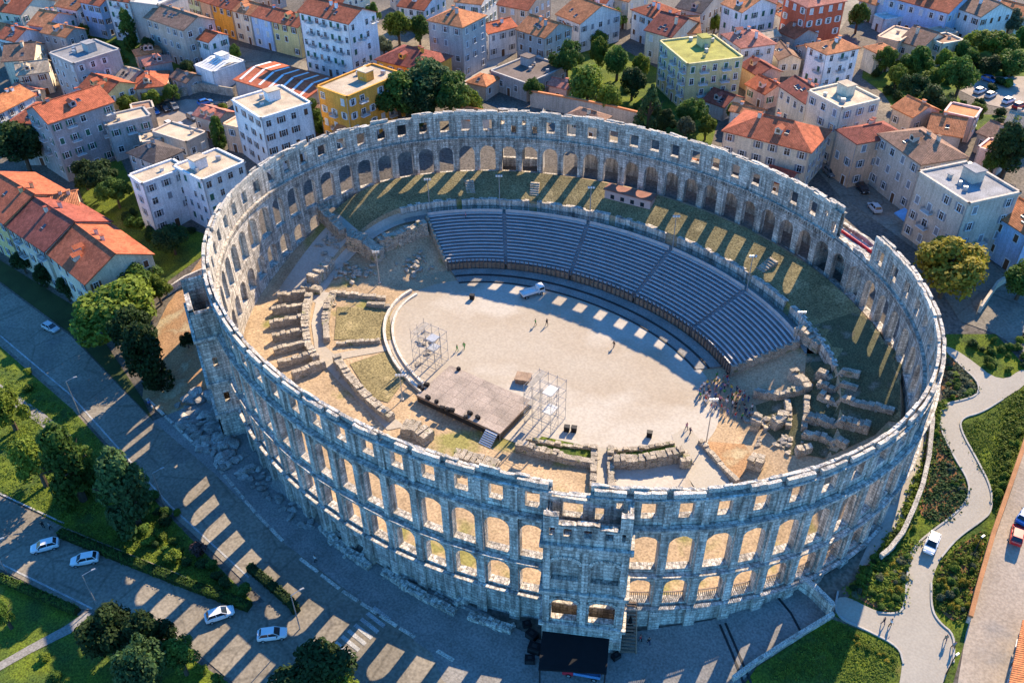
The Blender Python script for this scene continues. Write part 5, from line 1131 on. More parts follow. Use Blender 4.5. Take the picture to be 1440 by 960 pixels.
for a, b, c, lab, g in [((60, 458), (86, 470), 'silver', 'silver car driving on the left road', RD), ((84, 766), (46, 776), 'white', 'white car on the lower left road, leftmost of a pair', RD), ((142, 786), (100, 794), 'white', 'white car on the lower left road, right of a pair', RD),
    ((290, 874), (330, 860), 'white', 'white estate car on the lower road beside the park hedge', RD), ((362, 898), (406, 892), 'white', 'white car at the tip of the park near the crossing', RD), ((1315, 752), (1302, 784), 'white', 'white car on the pale garden path', RD),
    ((1424, 774), (1432, 738), 'red', 'red car in the sunny parking lot', RD), ((1434, 738), (1446, 720), 'blue', 'dark blue car behind the red car at the right edge', RD),
    ((1236, 304), (1222, 288), 'silver', 'silver car on the street behind the wall gap', PK), ((1182, 240), (1194, 254), 'red', 'red car parked in the street behind the far right wall', PK), ((1160, 240), (1172, 252), 'grey', 'dark grey car parked left of the red one', PK), ((1206, 262), (1218, 276), 'black', 'black car parked right of the red one', PK),
    ((1402, 346), (1428, 338), 'black', 'black car by the corner of the pale blue house', PK), ((1286, 336), (1300, 346), 'blue', 'blue car half hidden behind the golden olive tree', PK), ((1158, 222), (1168, 232), 'silver', 'silver car at the street end of the cream house', PK),
    ((212, 156), (224, 164), 'blue', 'blue car in the upper left car park', PK), ((228, 152), (238, 160), 'black', 'black car right of the blue one in the upper left car park', PK), ((242, 148), (250, 158), 'grey', 'grey car third along in the upper left car park', PK), ((196, 160), (208, 166), 'white', 'white car left of the blue one in the upper left car park', PK),
    ((282, 150), (296, 144), 'blue', 'blue car at the shaded end of the upper left car park', PK), ((304, 156), (316, 148), 'black', 'black car at the right end of the upper left car park', PK), ((264, 164), (278, 172), 'grey', 'dark grey car in the lower row of the car park', PK), ((284, 160), (298, 168), 'white', 'white car in the lower row of the car park', PK), ((234, 176), (246, 182), 'white', 'white car nearest the tan flat roof', PK), ((250, 178), (262, 186), 'silver', 'silver car beside the white one nearest the tan roof', PK),
    ((1370, 134), (1384, 128), 'white', 'white car at the left of the right hand car park', PK), ((1386, 140), (1398, 134), 'silver', 'silver car second in the right hand car park', PK), ((1408, 116), (1424, 124), 'white', 'white car at the top of the right hand car park', PK), ((1410, 148), (1424, 142), 'white', 'white car at the bottom of the right hand car park', PK), ((1426, 154), (1438, 150), 'red', 'red car at the bottom right of the right hand car park', PK), ((1382, 112), (1398, 118), 'blue', 'dark blue car shaded at the top of the right hand car park', PK),
    ((1168, 42), (1174, 32), 'white', 'white car on the upper street beside the brick red block', PK), ((1128, 78), (1134, 70), 'white', 'white car parked along the upper street, upper of three', PK), ((1116, 92), (1122, 84), 'black', 'black car parked along the upper street, middle of three', PK), ((1086, 122), (1092, 112), 'silver', 'silver car parked along the upper street, lowest of three', PK),
    ((694, 72), (702, 64), 'silver', 'silver car on the pale street at the top centre', PK), ((678, 84), (686, 76), 'grey', 'grey car behind on the pale street at the top centre', PK)]:
    car(a, b, c, lab, g)
def truck(p0, p1, label, name, cabc, bedc, L=5.6):
    a, b = G(*p0), G(*p1); c = (a+b)/2; d = b-a; z = H(c.x, c.y); t = thing(name, label, 'truck', (c.x, c.y, z+0.1), math.atan2(d.y, d.x))
    mb = MB(); mb.box((1.95, 0, 1.15), (1.5, 1.85, 1.5), 0, taper=0.9); obj('cab', mb.mesh('cab', [cabc]), t)
    mb = MB(); mb.box((2.58, 0, 1.5), (0.35, 1.6, 0.6), 0); [mb.box((1.95, s*0.9, 1.5), (1.1, 0.06, 0.5), 0) for s in (-1, 1)]; obj('windows', mb.mesh('windows', [GLASS]), t)
    mb = MB(); mb.box((-0.7, 0, 0.85), (3.7, 1.9, 0.15), 0); [mb.box((-0.7, s*0.92, 1.1), (3.7, 0.06, 0.4), 0) for s in (-1, 1)]; mb.box((-2.52, 0, 1.1), (0.06, 1.8, 0.4), 0); obj('load_bed', mb.mesh('load_bed', [bedc]), t)
    mb = MB(); mb.box((-0.1, 0, 0.6), (5.0, 0.8, 0.2)); obj('chassis', mb.mesh('chassis', [DARK]), t)
    for x in (-1.7, 1.8):
        for y in (-0.85, 0.85): obj('wheel', CP[3], t, (x, y, 0.33), 0, (1.25, 1.25, 1.25))
truck((838, 950), (800, 944), 'flatbed truck with red cab and blue bed before the black canopy', 'truck', RED, BLUEP)
truck((738, 418), (758, 412), 'small white utility truck parked at the shadow edge on the arena floor', 'truck', WHITE, WHITE)

# ================================================================ people
def person_mesh(name, joints, edges, rad):
    me = bpy.data.meshes.new(name); me.from_pydata(joints, edges, []); o = bpy.data.objects.new('tmp', me); COL.objects.link(o)
    md = o.modifiers.new('s', 'SKIN'); md.use_smooth_shade = True
    for v, r in zip(me.skin_vertices[0].data, rad): v.radius = (r, r)
    me.skin_vertices[0].data[0].use_root = True
    o.modifiers.new('d', 'SUBSURF').levels = 1
    dg = bpy.context.evaluated_depsgraph_get(); m2 = bpy.data.meshes.new_from_object(o.evaluated_get(dg)); bpy.data.objects.remove(o); m2.name = name
    m2.materials.clear()
    for x in (SKIN, HAIR, WHITE, DARK): m2.materials.append(x)
    for p in m2.polygons:
        c = p.center; z = c.z
        if z > 1.60 or (z > 1.5 and c.y > 0.03): k = 1
        elif z > 1.40: k = 0
        elif abs(c.x) > 0.24 and z < 1.12: k = 0
        elif z > 0.90: k = 2
        elif z < 0.08: k = 1
        else: k = 3
        p.material_index = k; p.use_smooth = True
    return m2
def pose(st):
    # front faces -y; pelvis first
    s = st
    J = [(0, 0, 0.95), (0, 0.01, 1.15), (0, 0, 1.36), (0, -0.01, 1.50), (0, -0.02, 1.60), (0, -0.02, 1.70)]; Rr = [0.15, 0.14, 0.15, 0.06, 0.10, 0.085]; E = [(0, 1), (1, 2), (2, 3), (3, 4), (4, 5)]
    for sg in (-1, 1):
        b = len(J); dy = s*sg*0.22
        J += [(sg*0.10, dy*0.1, 0.84), (sg*0.11, -dy*0.6, 0.48), (sg*0.11, -dy*0.9+0.02, 0.09), (sg*0.12, -dy*0.9-0.14, 0.04)]; Rr += [0.10, 0.07, 0.05, 0.045]; E += [(0, b), (b, b+1), (b+1, b+2), (b+2, b+3)]
        b = len(J); J += [(sg*0.20, 0, 1.38), (sg*0.27, dy*0.5, 1.12), (sg*0.28, dy*0.8-0.10, 0.88), (sg*0.28, dy*0.9-0.13, 0.79)]; Rr += [0.07, 0.05, 0.04, 0.035]; E += [(2, b), (b, b+1), (b+1, b+2), (b+2, b+3)]
    return J, E, Rr
PM = [person_mesh('person', *[pose(s)[k] for k in (0, 1, 2)]) for s in (0.15, 1.0)]
CL = {'white': (0.7, 0.7, 0.7), 'red': (0.5, 0.03, 0.04), 'blue': (0.06, 0.14, 0.4), 'black': (0.02, 0.02, 0.025), 'green': (0.05, 0.32, 0.06), 'grey': (0.3, 0.3, 0.32), 'pink': (0.6, 0.25, 0.3), 'yellow': (0.6, 0.45, 0.08), 'navy': (0.02, 0.03, 0.09), 'khaki': (0.33, 0.27, 0.17)}
pr = random.Random(9)
def person(px, py, shirt, trous, label, group=None, walk=0, ang=None, dz=0.0, hf=None):
    p = G(px, py) if hf is None else atz(px, py, hf); z = (H(p.x, p.y)+0.08+dz) if hf is None else hf
    o = obj('person', PM[walk], None, (p.x, p.y, z), ang if ang is not None else pr.uniform(0, 6.28), (1.0,)*3); k = pr.uniform(0.94, 1.05); o.scale = (k, k, k)
    for i, c in ((2, shirt), (3, trous)): o.material_slots[i].link = 'OBJECT'; o.material_slots[i].material = flat('cloth '+c, CL[c], 0.9)
    return tag(o, label, 'person', group)
def crowd():
    poly = [(1000, 532), (1022, 528), (1030, 548), (1056, 566), (1058, 584), (1040, 596), (1010, 582), (985, 568), (974, 552)]; k = 0; used = []
    while k < 62:
        p = (pr.uniform(970, 1062), pr.uniform(526, 598))
        if not inpoly(p, poly) or any((p[0]-q[0])**2+(p[1]-q[1])**2 < 18 for q in used): continue
        used.append(p); c = pr.choice(list(CL)); person(p[0], p[1], c, pr.choice(['black', 'navy', 'khaki', 'grey', 'blue']), c+' topped visitor standing in the crowd at the right of the arena floor', 'visitors crowding at the right of the arena floor', pr.random() < 0.4); k += 1
crowd()
for a in [(643, 494, 'green', 'green', 'worker in green walking near the left scaffold, left of two'), (653, 491, 'green', 'green', 'worker in green walking near the left scaffold, right of two'), (753, 458, 'green', 'khaki', 'worker in green alone in the middle of the arena floor'), (769, 458, 'black', 'black', 'dark clad person near the green worker on the arena floor'),
          (863, 489, 'black', 'navy', 'dark clad person alone at the right of the arena floor'), (965, 604, 'pink', 'navy', 'pink topped visitor beside the pale ramp'), (970, 611, 'navy', 'black', 'dark clad visitor at the head of the pale ramp'), (655, 307, 'pink', 'black', 'person standing in an upper row of the seating'),
          (1328, 902, 'khaki', 'navy', 'person walking near the garden entrance at the lower right'), (1339, 912, 'grey', 'black', 'person in grey right of the walker at the garden entrance'), (1241, 878, 'black', 'navy', 'person on the path, left of a couple casting long shadows'), (1251, 880, 'white', 'black', 'person on the path, right of a couple casting long shadows'),
          (444, 790, 'white', 'black', 'person walking beside the kerb stones below the near wall'), (212, 572, 'blue', 'navy', 'person in blue at the roadside, left of two walkers'), (216, 578, 'white', 'khaki', 'person in white at the roadside, right of two walkers'), (62, 742, 'black', 'black', 'dark clad pedestrian at the lower left road edge'), (72, 744, 'grey', 'black', 'grey clad pedestrian at the lower left road edge'), (900, 902, 'red', 'black', 'red topped person at the foot of the near tower stairs'), (912, 906, 'black', 'navy', 'dark clad person right of the red one below the tower stairs')]:
    pz = None
    if 'seating' in a[4]: person(a[0], a[1], a[2], a[3], a[4], None, 0, 2.5, hf=10.4)
    else: person(a[0], a[1], a[2], a[3], a[4], None, 1)
# ================================================================ stage on the arena floor
def plat(px4, z, th): return [atz(p[0], p[1], z) for p in px4]
stg = thing('stage', 'large wooden stage deck on the arena floor', 'stage', tuple(G(665, 570)))
Q = [atz(581, 553, 5.4), atz(633, 513, 5.4), atz(748, 563, 5.4)]; ex = Q[2]-Q[1]; ey = Q[0]-Q[1]; ey = ey-ex*(ey.dot(ex)/ex.dot(ex)); O_ = Q[1]; LX, LY = ex.length, ey.length; ex.normalize(); ey.normalize(); sa = math.atan2(ex.y, ex.x)
nx, ny = 9, 6
for i in range(nx):
    for j in range(ny):
        c = O_+ex*(LX*(i+0.5)/nx)+ey*(LY*(j+0.5)/ny); mb = MB(); mb.box((c.x, c.y, 5.32), (LX/nx-0.03, LY/ny-0.03, 0.16), 0, sa); wpart('deck_panel', mb, [mat('stage deck %d' % ((i*5+j*3) % 4), (0.32+0.018*((i*5+j*3) % 4), 0.265+0.014*((i*5+j*3) % 4), 0.225+0.012*((i*5+j*3) % 4)), 0.25, 0.3, 0.8, fine=0.15)], stg)
for i in range(nx+1):
    for j in (0, 2, 4, 6):
        c = O_+ex*(LX*i/nx*0.99+0.1)+ey*(LY*j/ny*0.98+0.1); mb = MB(); mb.box((c.x, c.y, 4.3), (0.12, 0.12, 1.85), 0, sa); wpart('support_post', mb, [STEEL], stg)
for a, b in ((O_+ey*LY, O_+ey*LY+ex*LX), (O_+ex*LX, O_+ex*LX+ey*LY), (O_, O_+ey*LY)):
    c = (a+b)/2; d = b-a; mb = MB(); mb.box((c.x, c.y, 5.15), (d.length+0.1, 0.08, 0.36), 0, math.atan2(d.y, d.x)); mb.box((c.x, c.y, 4.35), (d.length*0.98, 0.05, 0.9), 1, math.atan2(d.y, d.x)); wpart('fascia', mb, [WOOD, DARK], stg)
sr = thing('stage_steps', 'pale steps leading off the near corner of the stage', 'stairs', tuple(G(714, 640)))
c0 = O_+ex*(LX-1.6)+ey*LY
for k in range(7):
    c = c0+ey*(0.3+0.34*k); mb = MB(); mb.box((c.x, c.y, 5.2-0.22*k-0.1), (2.4, 0.3, 0.08), 0, sa); wpart('tread', mb, [WHITE], sr)
for s in (-1.2, 1.2):
    a = c0+ex*s+ey*0.1; b = c0+ex*s+ey*2.7; a.z = 5.1; b.z = 3.5; mb = MB(); mb.tube(a, b, 0.06, n=4); wpart('stringer', mb, [STEEL], sr)
rq_ = random.Random(4)
for k, (px, py) in enumerate([(590, 545), (594, 548), (600, 542), (645, 520), (614, 566), (622, 575), (630, 577), (636, 578), (661, 582), (672, 588), (655, 588), (602, 560)]):
    p = atz(px, py, 5.42); mb = MB(); mb.box((0, 0, 0.3), (rq_.uniform(0.5, 1.0), rq_.uniform(0.4, 0.7), 0.6), 0); mb.box((0, -0.02, 0.34), (0.42, 0.72, 0.4), 1); mb.box((0, 0, 0.62), (0.3, 0.3, 0.06), 1)
    tag(obj('equipment_case', mb.mesh('equipment_case', [BLACK, DARK]), None, (p.x, p.y, 5.41), sa+rq_.uniform(-0.4, 0.4)), 'dark equipment case lying on the stage deck', 'case', 'cases on the stage')
def scaffold(px, py, w, d, h, lab, rot):
    p = G(px, py); root = thing('scaffold_tower', lab, 'scaffold', (p.x, p.y, 3.55), rot, 'scaffold towers beside the stage'); nxs, nys = 4, 3; nl = int(h/2)
    X = [-w/2+w*i/(nxs-1) for i in range(nxs)]; Y = [-d/2+d*j/(nys-1) for j in range(nys)]
    for x in X:
        for y in Y:
            mb = MB(); mb.tube((x, y, 0), (x, y, h+rq_.uniform(0, 1)), 0.045, n=5); mb.box((x, y, 0.02), (0.25, 0.25, 0.04), 0); obj('standard', mb.mesh('standard', [STEEL]), root)
    for l in range(nl+1):
        z = 0.3+l*2*(h-0.4)/(nl*2); mb = MB()
        for x in X: mb.tube((x, Y[0], z), (x, Y[-1], z), 0.035, n=4, cap=False)
        for y in Y: mb.tube((X[0], y, z), (X[-1], y, z), 0.035, n=4, cap=False)
        o = obj('ledger_frame', mb.mesh('ledger_frame', [STEEL]), root)
        if l < nl:
            for y in (Y[0], Y[-1]):
                mb = MB(); k = l % (nxs-1); mb.tube((X[k], y, z), (X[k+1], y, z+2), 0.03, n=4); obj('brace', mb.mesh('brace', [STEEL]), root)
            for x in (X[0], X[-1]):
                mb = MB(); mb.tube((x, Y[0], z), (x, Y[1], z+2), 0.03, n=4); obj('brace', mb.mesh('brace', [STEEL]), root)
        if l > 0 and l % 2 == 0 or l == nl:
            mb = MB(); mb.box(((X[0]+X[1])/2, 0, z+0.08), ((X[1]-X[0])*0.55, d*0.9, 0.06), 0); obj('platform', mb.mesh('platform', [mat('grey plank', (0.34, 0.31, 0.27), 0.3, 1.0)]), root)
            mb = MB(); mb.box(((X[2]+X[3])/2, Y[0]/2, z+0.08), (X[1]-X[0], d/2, 0.06), 0); obj('platform', mb.mesh('platform', [STEEL]), root)
scaffold(606, 507, 5.5, 4.0, 7, 'light scaffold tower left of the stage by the curved kerb', sa)
scaffold(766, 592, 5.5, 5.0, 9, 'light scaffold tower right of the stage over the near edge', sa)
for px, py, lab in ((797, 606, 'black bin on the sand right of the scaffold, left of two'), (807, 607, 'black bin on the sand right of the scaffold, right of two'), (913, 614, 'black bin at the edge of the near lawn'), (664, 421, 'dark trolley at the shadow edge left of the utility truck'), (736, 536, 'brown crate left alone behind the right scaffold')):
    p = G(px, py); big = 'crate' in lab; w = 2.6 if big else 0.9; mb = MB(); mb.box((0, 0, 0.55), (w, w*0.8, 1.1), 0, taper=1.08); mb.box((0, 0, 1.14), (w*1.14, w*0.94, 0.1), 1); mb.box((0.1, -w*0.42, 1.0), (w*0.8, 0.08, 0.08), 1)
    tag(obj('crate' if big else 'waste_bin', mb.mesh('bin', [WOOD if big else BLACK, WOOD if big else DARK]), None, (p.x, p.y, H(p.x, p.y)+0.08), 0.4), lab, 'crate' if big else 'bin')

# ================================================================ ruins
def stones(mb, pts, w, h, jit=0.05, top=0.13):
    """coursed masonry: separate rough blocks laid over a core, the crest broken away here and there"""
    P_ = dens(pts, 0.9); rn = random.Random(int(abs(P_[0].x*13+P_[0].y*7)))
    ribbon(mb, P_, w*0.86, h*0.8, 0, 0.03); prof = []
    v = 1.0
    for _ in P_:
        v = min(1.05, max(0.55, v+rn.uniform(-0.16, 0.15))); prof.append(v)
    nl = 2 if w > 1.1 else 1
    for i in range(len(P_)-1):
        a, b = P_[i], P_[i+1]; d = (b-a); L_ = d.length; ang = math.atan2(d.y, d.x); n = Vector((-d.y, d.x, 0))/L_; z = min(H(a.x, a.y), H(b.x, b.y)); zz = z-0.3; hh = h*prof[i]
        while zz < z+hh-0.12:
            ch = rn.uniform(0.32, 0.55)
            for l in range(nl):
                sft = rn.uniform(-0.3, 0.3); c = a.lerp(b, 0.5)+d*(sft*0.4/L_)+n*((l-(nl-1)/2)*w/nl)
                mb.box((c.x+rn.uniform(-jit, jit), c.y+rn.uniform(-jit, jit), zz+ch/2), (L_*rn.uniform(0.8, 1.02), w/nl*rn.uniform(0.9, 1.06), ch*0.97), 0, ang+rn.uniform(-0.09, 0.09), jit)
            zz += ch
        if rn.random() < 0.3:
            c = a.lerp(b, rn.random())+n*rn.uniform(-w*0.9, w*0.9); s = rn.uniform(0.3, 0.6); mb.box((c.x, c.y, H(c.x, c.y)+s*0.3), (s, s*0.8, s*0.7), 0, rn.uniform(0, 3), 0.06)
def ruin(px, w, h, label, group='ruined walls inside the amphitheatre', m=RUBBLE, name='ruined_wall', **k):
    pts = [G(*p) for p in px]; mb = MB(); stones(mb, pts, w, h, **k); o = obj(name, mb.mesh(name, [m])); return tag(o, label, 'ruin', group)
CH = [((392, 424), (432, 418)), ((384, 441), (430, 434)), ((380, 460), (428, 452)), ((384, 480), (430, 470)), ((386, 498), (432, 486)), ((392, 517), (446, 502)), ((412, 534), (458, 516))]
for k, (a, b) in enumerate(CH): ruin([a, b], 1.05, 1.7, ['topmost', 'second from the top', 'third from the top', 'middle', 'third from the bottom', 'second from the bottom', 'bottommost'][k]+' of the seven parallel chamber walls at the left end')
ruin([(436, 420), (432, 440), (430, 465), (434, 490), (446, 512)], 1.4, 1.7, 'curved stone wall closing the right side of the chambers')
ruin([(470, 416), (462, 432), (458, 455), (460, 482)], 1.3, 1.6, 'curved stone wall on the right of the sandy path')
ruin([(474, 508), (486, 528), (508, 555), (535, 580), (552, 592)], 1.5, 1.5, 'long curved stone wall below the grass plot at the left')
ruin([(470, 414), (505, 418), (543, 422)], 0.9, 0.9, 'straight low wall above the left grass plot')
ruin([(516, 430), (550, 434)], 0.9, 0.9, 'short low wall stub above the arena kerb')
ruin([(474, 486), (500, 484), (535, 482)], 0.8, 0.8, 'low wall along the lower side of the left grass plot')
ruin([(438, 404), (455, 388), (466, 374)], 2.2, 2.6, 'tall leaning masonry fragment above the chambers')
ruin([(425, 410), (452, 412)], 1.6, 1.6, 'flat topped masonry block at the head of the chambers')
ruin([(492, 340), (515, 352), (536, 368)], 3.0, 3.6, 'massive broken wall at the left end of the seating')
ruin([(534, 352), (565, 340), (600, 326)], 2.0, 3.4, 'long wall topped by a pale walk left of the seating')
ruin([(452, 318), (478, 330), (484, 336)], 2.0, 3.2, 'broken pier below the left arches')
ruin([(568, 606), (590, 612), (604, 622)], 2.6, 2.0, 'rubble mound against the near rim left of the stage')
ruin([(640, 646), (680, 656), (700, 662)], 2.2, 1.8, 'rubble bank against the near rim below the stage')
ruin([(726, 632), (760, 640), (800, 650), (836, 656)], 1.3, 1.7, 'stone garden wall left of the near ramp')
ruin([(862, 656), (905, 656), (958, 646)], 1.6, 2.4, 'stone garden wall right of the near ramp')
ruin([(740, 620), (790, 628), (836, 632)], 0.7, 0.6, 'stone kerb above the left near lawn')
ruin([(860, 636), (905, 632), (948, 624)], 0.7, 0.6, 'stone kerb above the right near lawn')
ruin([(836, 632), (835, 660), (833, 690)], 1.1, 1.3, 'left side wall of the narrow near ramp')
ruin([(858, 634), (858, 660), (860, 690)], 1.1, 1.3, 'right side wall of the narrow near ramp')
ruin([(958, 642), (964, 660)], 1.8, 1.8, 'ruined pillar at the end of the right garden wall')
ruin([(984, 622), (1002, 644), (1024, 668), (1036, 680)], 0.9, 0.9, 'low wall along the right of the pale ramp')
ruin([(1052, 652), (1072, 658)], 2.2, 1.8, 'square hollow masonry stump near the right rim')
ruin([(1086, 604), (1098, 596), (1100, 588)], 1.8, 2.4, 'lit chunk of masonry standing at the right end')
ruin([(1060, 606), (1064, 596)], 1.6, 2.6, 'small lit pillar beside the crowd')
ruin([(1134, 590), (1180, 596), (1222, 606)], 1.6, 1.5, 'thickest shaded wall at the right end')
ruin([(1128, 614), (1160, 620), (1190, 630)], 1.1, 1.1, 'lowest shaded wall at the right end')
ruin([(1150, 560), (1200, 568), (1256, 580)], 1.1, 1.0, 'long shaded wall across the right end')
ruin([(1150, 542), (1205, 548)], 1.0, 1.0, 'upper shaded wall across the right end')
ruin([(1148, 528), (1208, 530)], 1.2, 1.4, 'topmost shaded wall across the right end')
ruin([(1130, 606), (1133, 585), (1134, 560)], 1.0, 1.1, 'upright shaded wall joining the right end walls')
ruin([(1108, 604), (1108, 585), (1106, 566)], 1.0, 1.1, 'upright shaded wall beside the lit chunk')
ruin([(1060, 556), (1095, 560), (1128, 552)], 1.3, 1.6, 'rough wall below the right end of the seating')
ruin([(1112, 530), (1126, 540), (1136, 552)], 1.6, 1.8, 'rough bank at the right end of the seating')
ruin([(1118, 640), (1140, 632)], 1.4, 1.4, 'small broken block near the right rim')
ruin([(1118, 474), (1136, 484), (1152, 496)], 1.8, 2.6, 'stub wall at the upper right corner of the seating')
sheet('plot_grass', [(474, 432), (546, 436), (553, 478), (470, 478)], DRYGRASS, 0.12, 2)
sheet('plot_grass', [(492, 512), (545, 494), (572, 532), (546, 566), (522, 560)], DRYGRASS, 0.12, 2)
sheet('plot_grass', [(1136, 470), (1200, 440), (1262, 500), (1262, 580), (1230, 612), (1170, 640), (1110, 640), (1072, 600), (1062, 570), (1130, 548)], mat('shaded turf', (0.12, 0.115, 0.06), 0.3, 0.3, 1.0, 0.4, 4.0, fine=0.3, patch=((0.2, 0.17, 0.12), 0.3, 0.55)), 0.10, 2)  # turf colour darkened to carry the shade at this end
sheet('plot_lawn', [(762, 614), (836, 630), (834, 650), (740, 632)], GRASS, 0.14, 2)
sheet('plot_lawn', [(860, 636), (948, 624), (954, 642), (862, 652)], GRASS, 0.14, 2)
sheet('sand_path', [(447, 410), (466, 412), (452, 450), (456, 486), (470, 498), (560, 482), (560, 490), (478, 506), (540, 576), (570, 600), (545, 605), (470, 530), (444, 500), (438, 455)], SAND, 0.10, 2)
sheet('sand_path', [(836, 628), (858, 630), (860, 700), (833, 700)], PATHM, 0.12, 2)
sheet('pale_ramp', [(944, 612), (968, 600), (1016, 655), (1030, 690), (980, 690), (962, 664)], PATHM, 0.12, 2)
sheet('sand_apron', [(862, 660), (960, 652), (976, 690), (862, 700)], SAND, 0.11, 2)
sheet('earth_plot', [(988, 620), (1046, 624), (1062, 650), (1036, 676)], DIRT2, 0.12, 2)
sheet('sand_apron', [(720, 660), (832, 662), (834, 700), (720, 690)], DIRT, 0.11, 2)
mb = MB(); ribbon(mb, [ering(R(a), 31.6) for a in range(175, 262, 2)], 0.5, 0.45); tag(obj('arena_kerb', mb.mesh('arena_kerb', [COPING])), kind='structure')
mb = MB(); ribbon(mb, [ering(R(a), 29.9) for a in range(175, 262, 2)], 0.6, 0.7); tag(obj('arena_kerb', mb.mesh('arena_kerb', [COPING])), kind='structure')
# scattered stones in the ruins
def rock_mesh(seed):
    rn = random.Random(seed); bm = bmesh.new()
    for k in range(15):
        v = Vector((rn.gauss(0, 1), rn.gauss(0, 1), rn.gauss(0, 1))).normalized()*rn.uniform(0.8, 1.1); bm.verts.new((v.x*1.15, v.y, v.z*0.85))
    bmesh.ops.convex_hull(bm, input=bm.verts[:]); bmesh.ops.recalc_face_normals(bm, faces=bm.faces[:])
    bmesh.ops.bevel(bm, geom=bm.edges[:], offset=0.06, segments=1, affect='EDGES')
    me = bpy.data.meshes.new('rock'); bm.to_mesh(me); bm.free(); me.materials.append(ROCK); return me
RK = [rock_mesh(s) for s in range(8)]
rk = random.Random(8); pile = thing('boulder_pile', 'heap of large grey boulders at the foot of the left tower', 'rocks', tuple(G(295, 600)))
BP = [(244, 572), (268, 552), (306, 556), (326, 600), (350, 650), (420, 700), (455, 745), (430, 745), (372, 705), (318, 660), (262, 616)]
n = 0
while n < 150:
    p = (rk.uniform(240, 460), rk.uniform(548, 750))
    if not inpoly(p, BP): continue
    g = G(*p); s = rk.uniform(0.6, 1.5) if p[0] < 350 else rk.uniform(0.4, 0.8); o = obj('rock', rk.choice(RK), pile, Vector((g.x, g.y, g.z+s*0.25))-pile.location, 0, (s*rk.uniform(0.8, 1.3), s, s*rk.uniform(0.6, 0.9))); o.rotation_euler = (rk.uniform(-0.4, 0.4), rk.uniform(-0.4, 0.4), rk.uniform(0, 6)); n += 1
pile2 = thing('stone_scatter', 'loose pale stones scattered among the ruins at the upper left of the floor', 'rocks', tuple(G(505, 385)))
n = 0
for cx, cy, rx, ry, m_ in ((500, 385, 22, 14, 34), (470, 345, 25, 14, 26), (585, 375, 25, 18, 26), (1060, 590, 24, 14, 14), (1100, 620, 30, 14, 20), (600, 480, 16, 24, 10)):
    for _ in range(m_):
        g = G(rk.gauss(cx, rx*0.5), rk.gauss(cy, ry*0.5)); s = rk.uniform(0.25, 0.75); o = obj('stone', rk.choice(RK), pile2, Vector((g.x, g.y, g.z+s*0.3))-pile2.location, 0, (s*1.3, s, s*0.8)); o.rotation_euler = (0.2, 0.1, rk.uniform(0, 6)); o.material_slots[0].link = 'OBJECT'; o.material_slots[0].material = RUBBLE

# ================================================================ lamps, forecourt
def mast(px, py, h, lab, n=6):
    p = G(px, py); z = H(p.x, p.y); t = thing('floodlight_mast', lab, 'floodlight', (p.x, p.y, z), AZ, 'floodlight masts round the seating')
    mb = MB(); mb.tube((0, 0, -0.3), (0, 0, h), 0.11, 0.07, 8); obj('pole', mb.mesh('pole', [STEEL], True), t)
    mb = MB(); mb.box((0, 0, h-0.2), (0.12, 1.5, 0.1)); obj('crossbar', mb.mesh('crossbar', [STEEL]), t)
    for k in range(3):
        mb = MB(); mb.box((-0.18, -0.55+0.55*k, h+0.05), (0.3, 0.42, 0.42), 0); mb.box((-0.34, -0.55+0.55*k, h+0.05), (0.02, 0.36, 0.36), 1); obj('lamp_head', mb.mesh('lamp_head', [STEEL, LAMPG]), t)
    mb = MB(); mb.box((0, 0, 0.1), (0.6, 0.6, 0.3)); obj('base', mb.mesh('base', [STONE_IN]), t)
for a in ((605, 302, 9, 'floodlight mast at the left end of the seating'), (703, 297, 9, 'floodlight mast second from the left behind the seating'), (829, 314, 9, 'floodlight mast behind the middle of the seating'), (945, 356, 9, 'floodlight mast right of the middle behind the seating'), (1049, 414, 9, 'floodlight mast behind the right part of the seating'), (1116, 488, 8, 'floodlight mast at the right end of the seating'), (993, 622, 10, 'tall pole standing beside the crowd on the sand'), (534, 398, 8, 'pole with lamps beside the left ruins'), (566, 562, 6, 'white headed lamp pole left of the stage')): mast(*a)
def streetlamp(px, py, h, lab, arm=1.4, ang=None):
    p = G(px, py); t = thing('street_lamp', lab, 'street lamp', (p.x, p.y, H(p.x, p.y)), (1.2 if ang is None else ang), 'street lamps')
    mb = MB(); mb.tube((0, 0, -0.3), (0, 0, h), 0.10, 0.06, 8); mb.tube((0, 0, h), (arm, 0, h+0.3), 0.05, 0.04, 6); obj('pole', mb.mesh('pole', [DARK if arm < 1 else STEEL], True), t)
    mb = MB(); mb.box((arm+0.25, 0, h+0.28), (0.7, 0.28, 0.16), 0, taper=0.8); mb.box((arm+0.25, 0, h+0.19), (0.5, 0.22, 0.03), 1); obj('lamp_head', mb.mesh('lamp_head', [STEEL, LAMPG]), t)
for a in ((112, 582, 8, 'street lamp at the left end of the lower road edge'), (232, 712, 8, 'street lamp beside the two tall evergreens'), (422, 884, 8, 'street lamp at the tip of the park by the white car'), (136, 850, 7, 'street lamp above the bottom left trees'), (10, 806, 7, 'street lamp at the left end of the lower hedge')): streetlamp(*a)
streetlamp(1367, 783, 4.2, 'short dark garden lamp right of the white car', 0.1); streetlamp(1330, 948, 4.2, 'short dark garden lamp at the bottom right gate', 0.1)
can = thing('event_canopy', 'black canopy roof standing before the near tower', 'canopy', tuple(G(810, 920)))
cq = [atz(*p, 4.6) for p in ((764, 876), (858, 884), (853, 946), (757, 940))]; mb = MB()
mb.quad(cq); mb.quad([p-Vector((0, 0, 0.35)) for p in cq][::-1])
for k in range(4): mb.quad([cq[k], cq[(k+1) % 4], cq[(k+1) % 4]-Vector((0, 0, 0.35)), cq[k]-Vector((0, 0, 0.35))])
wpart('roof_sheet', mb, [BLACK], can)
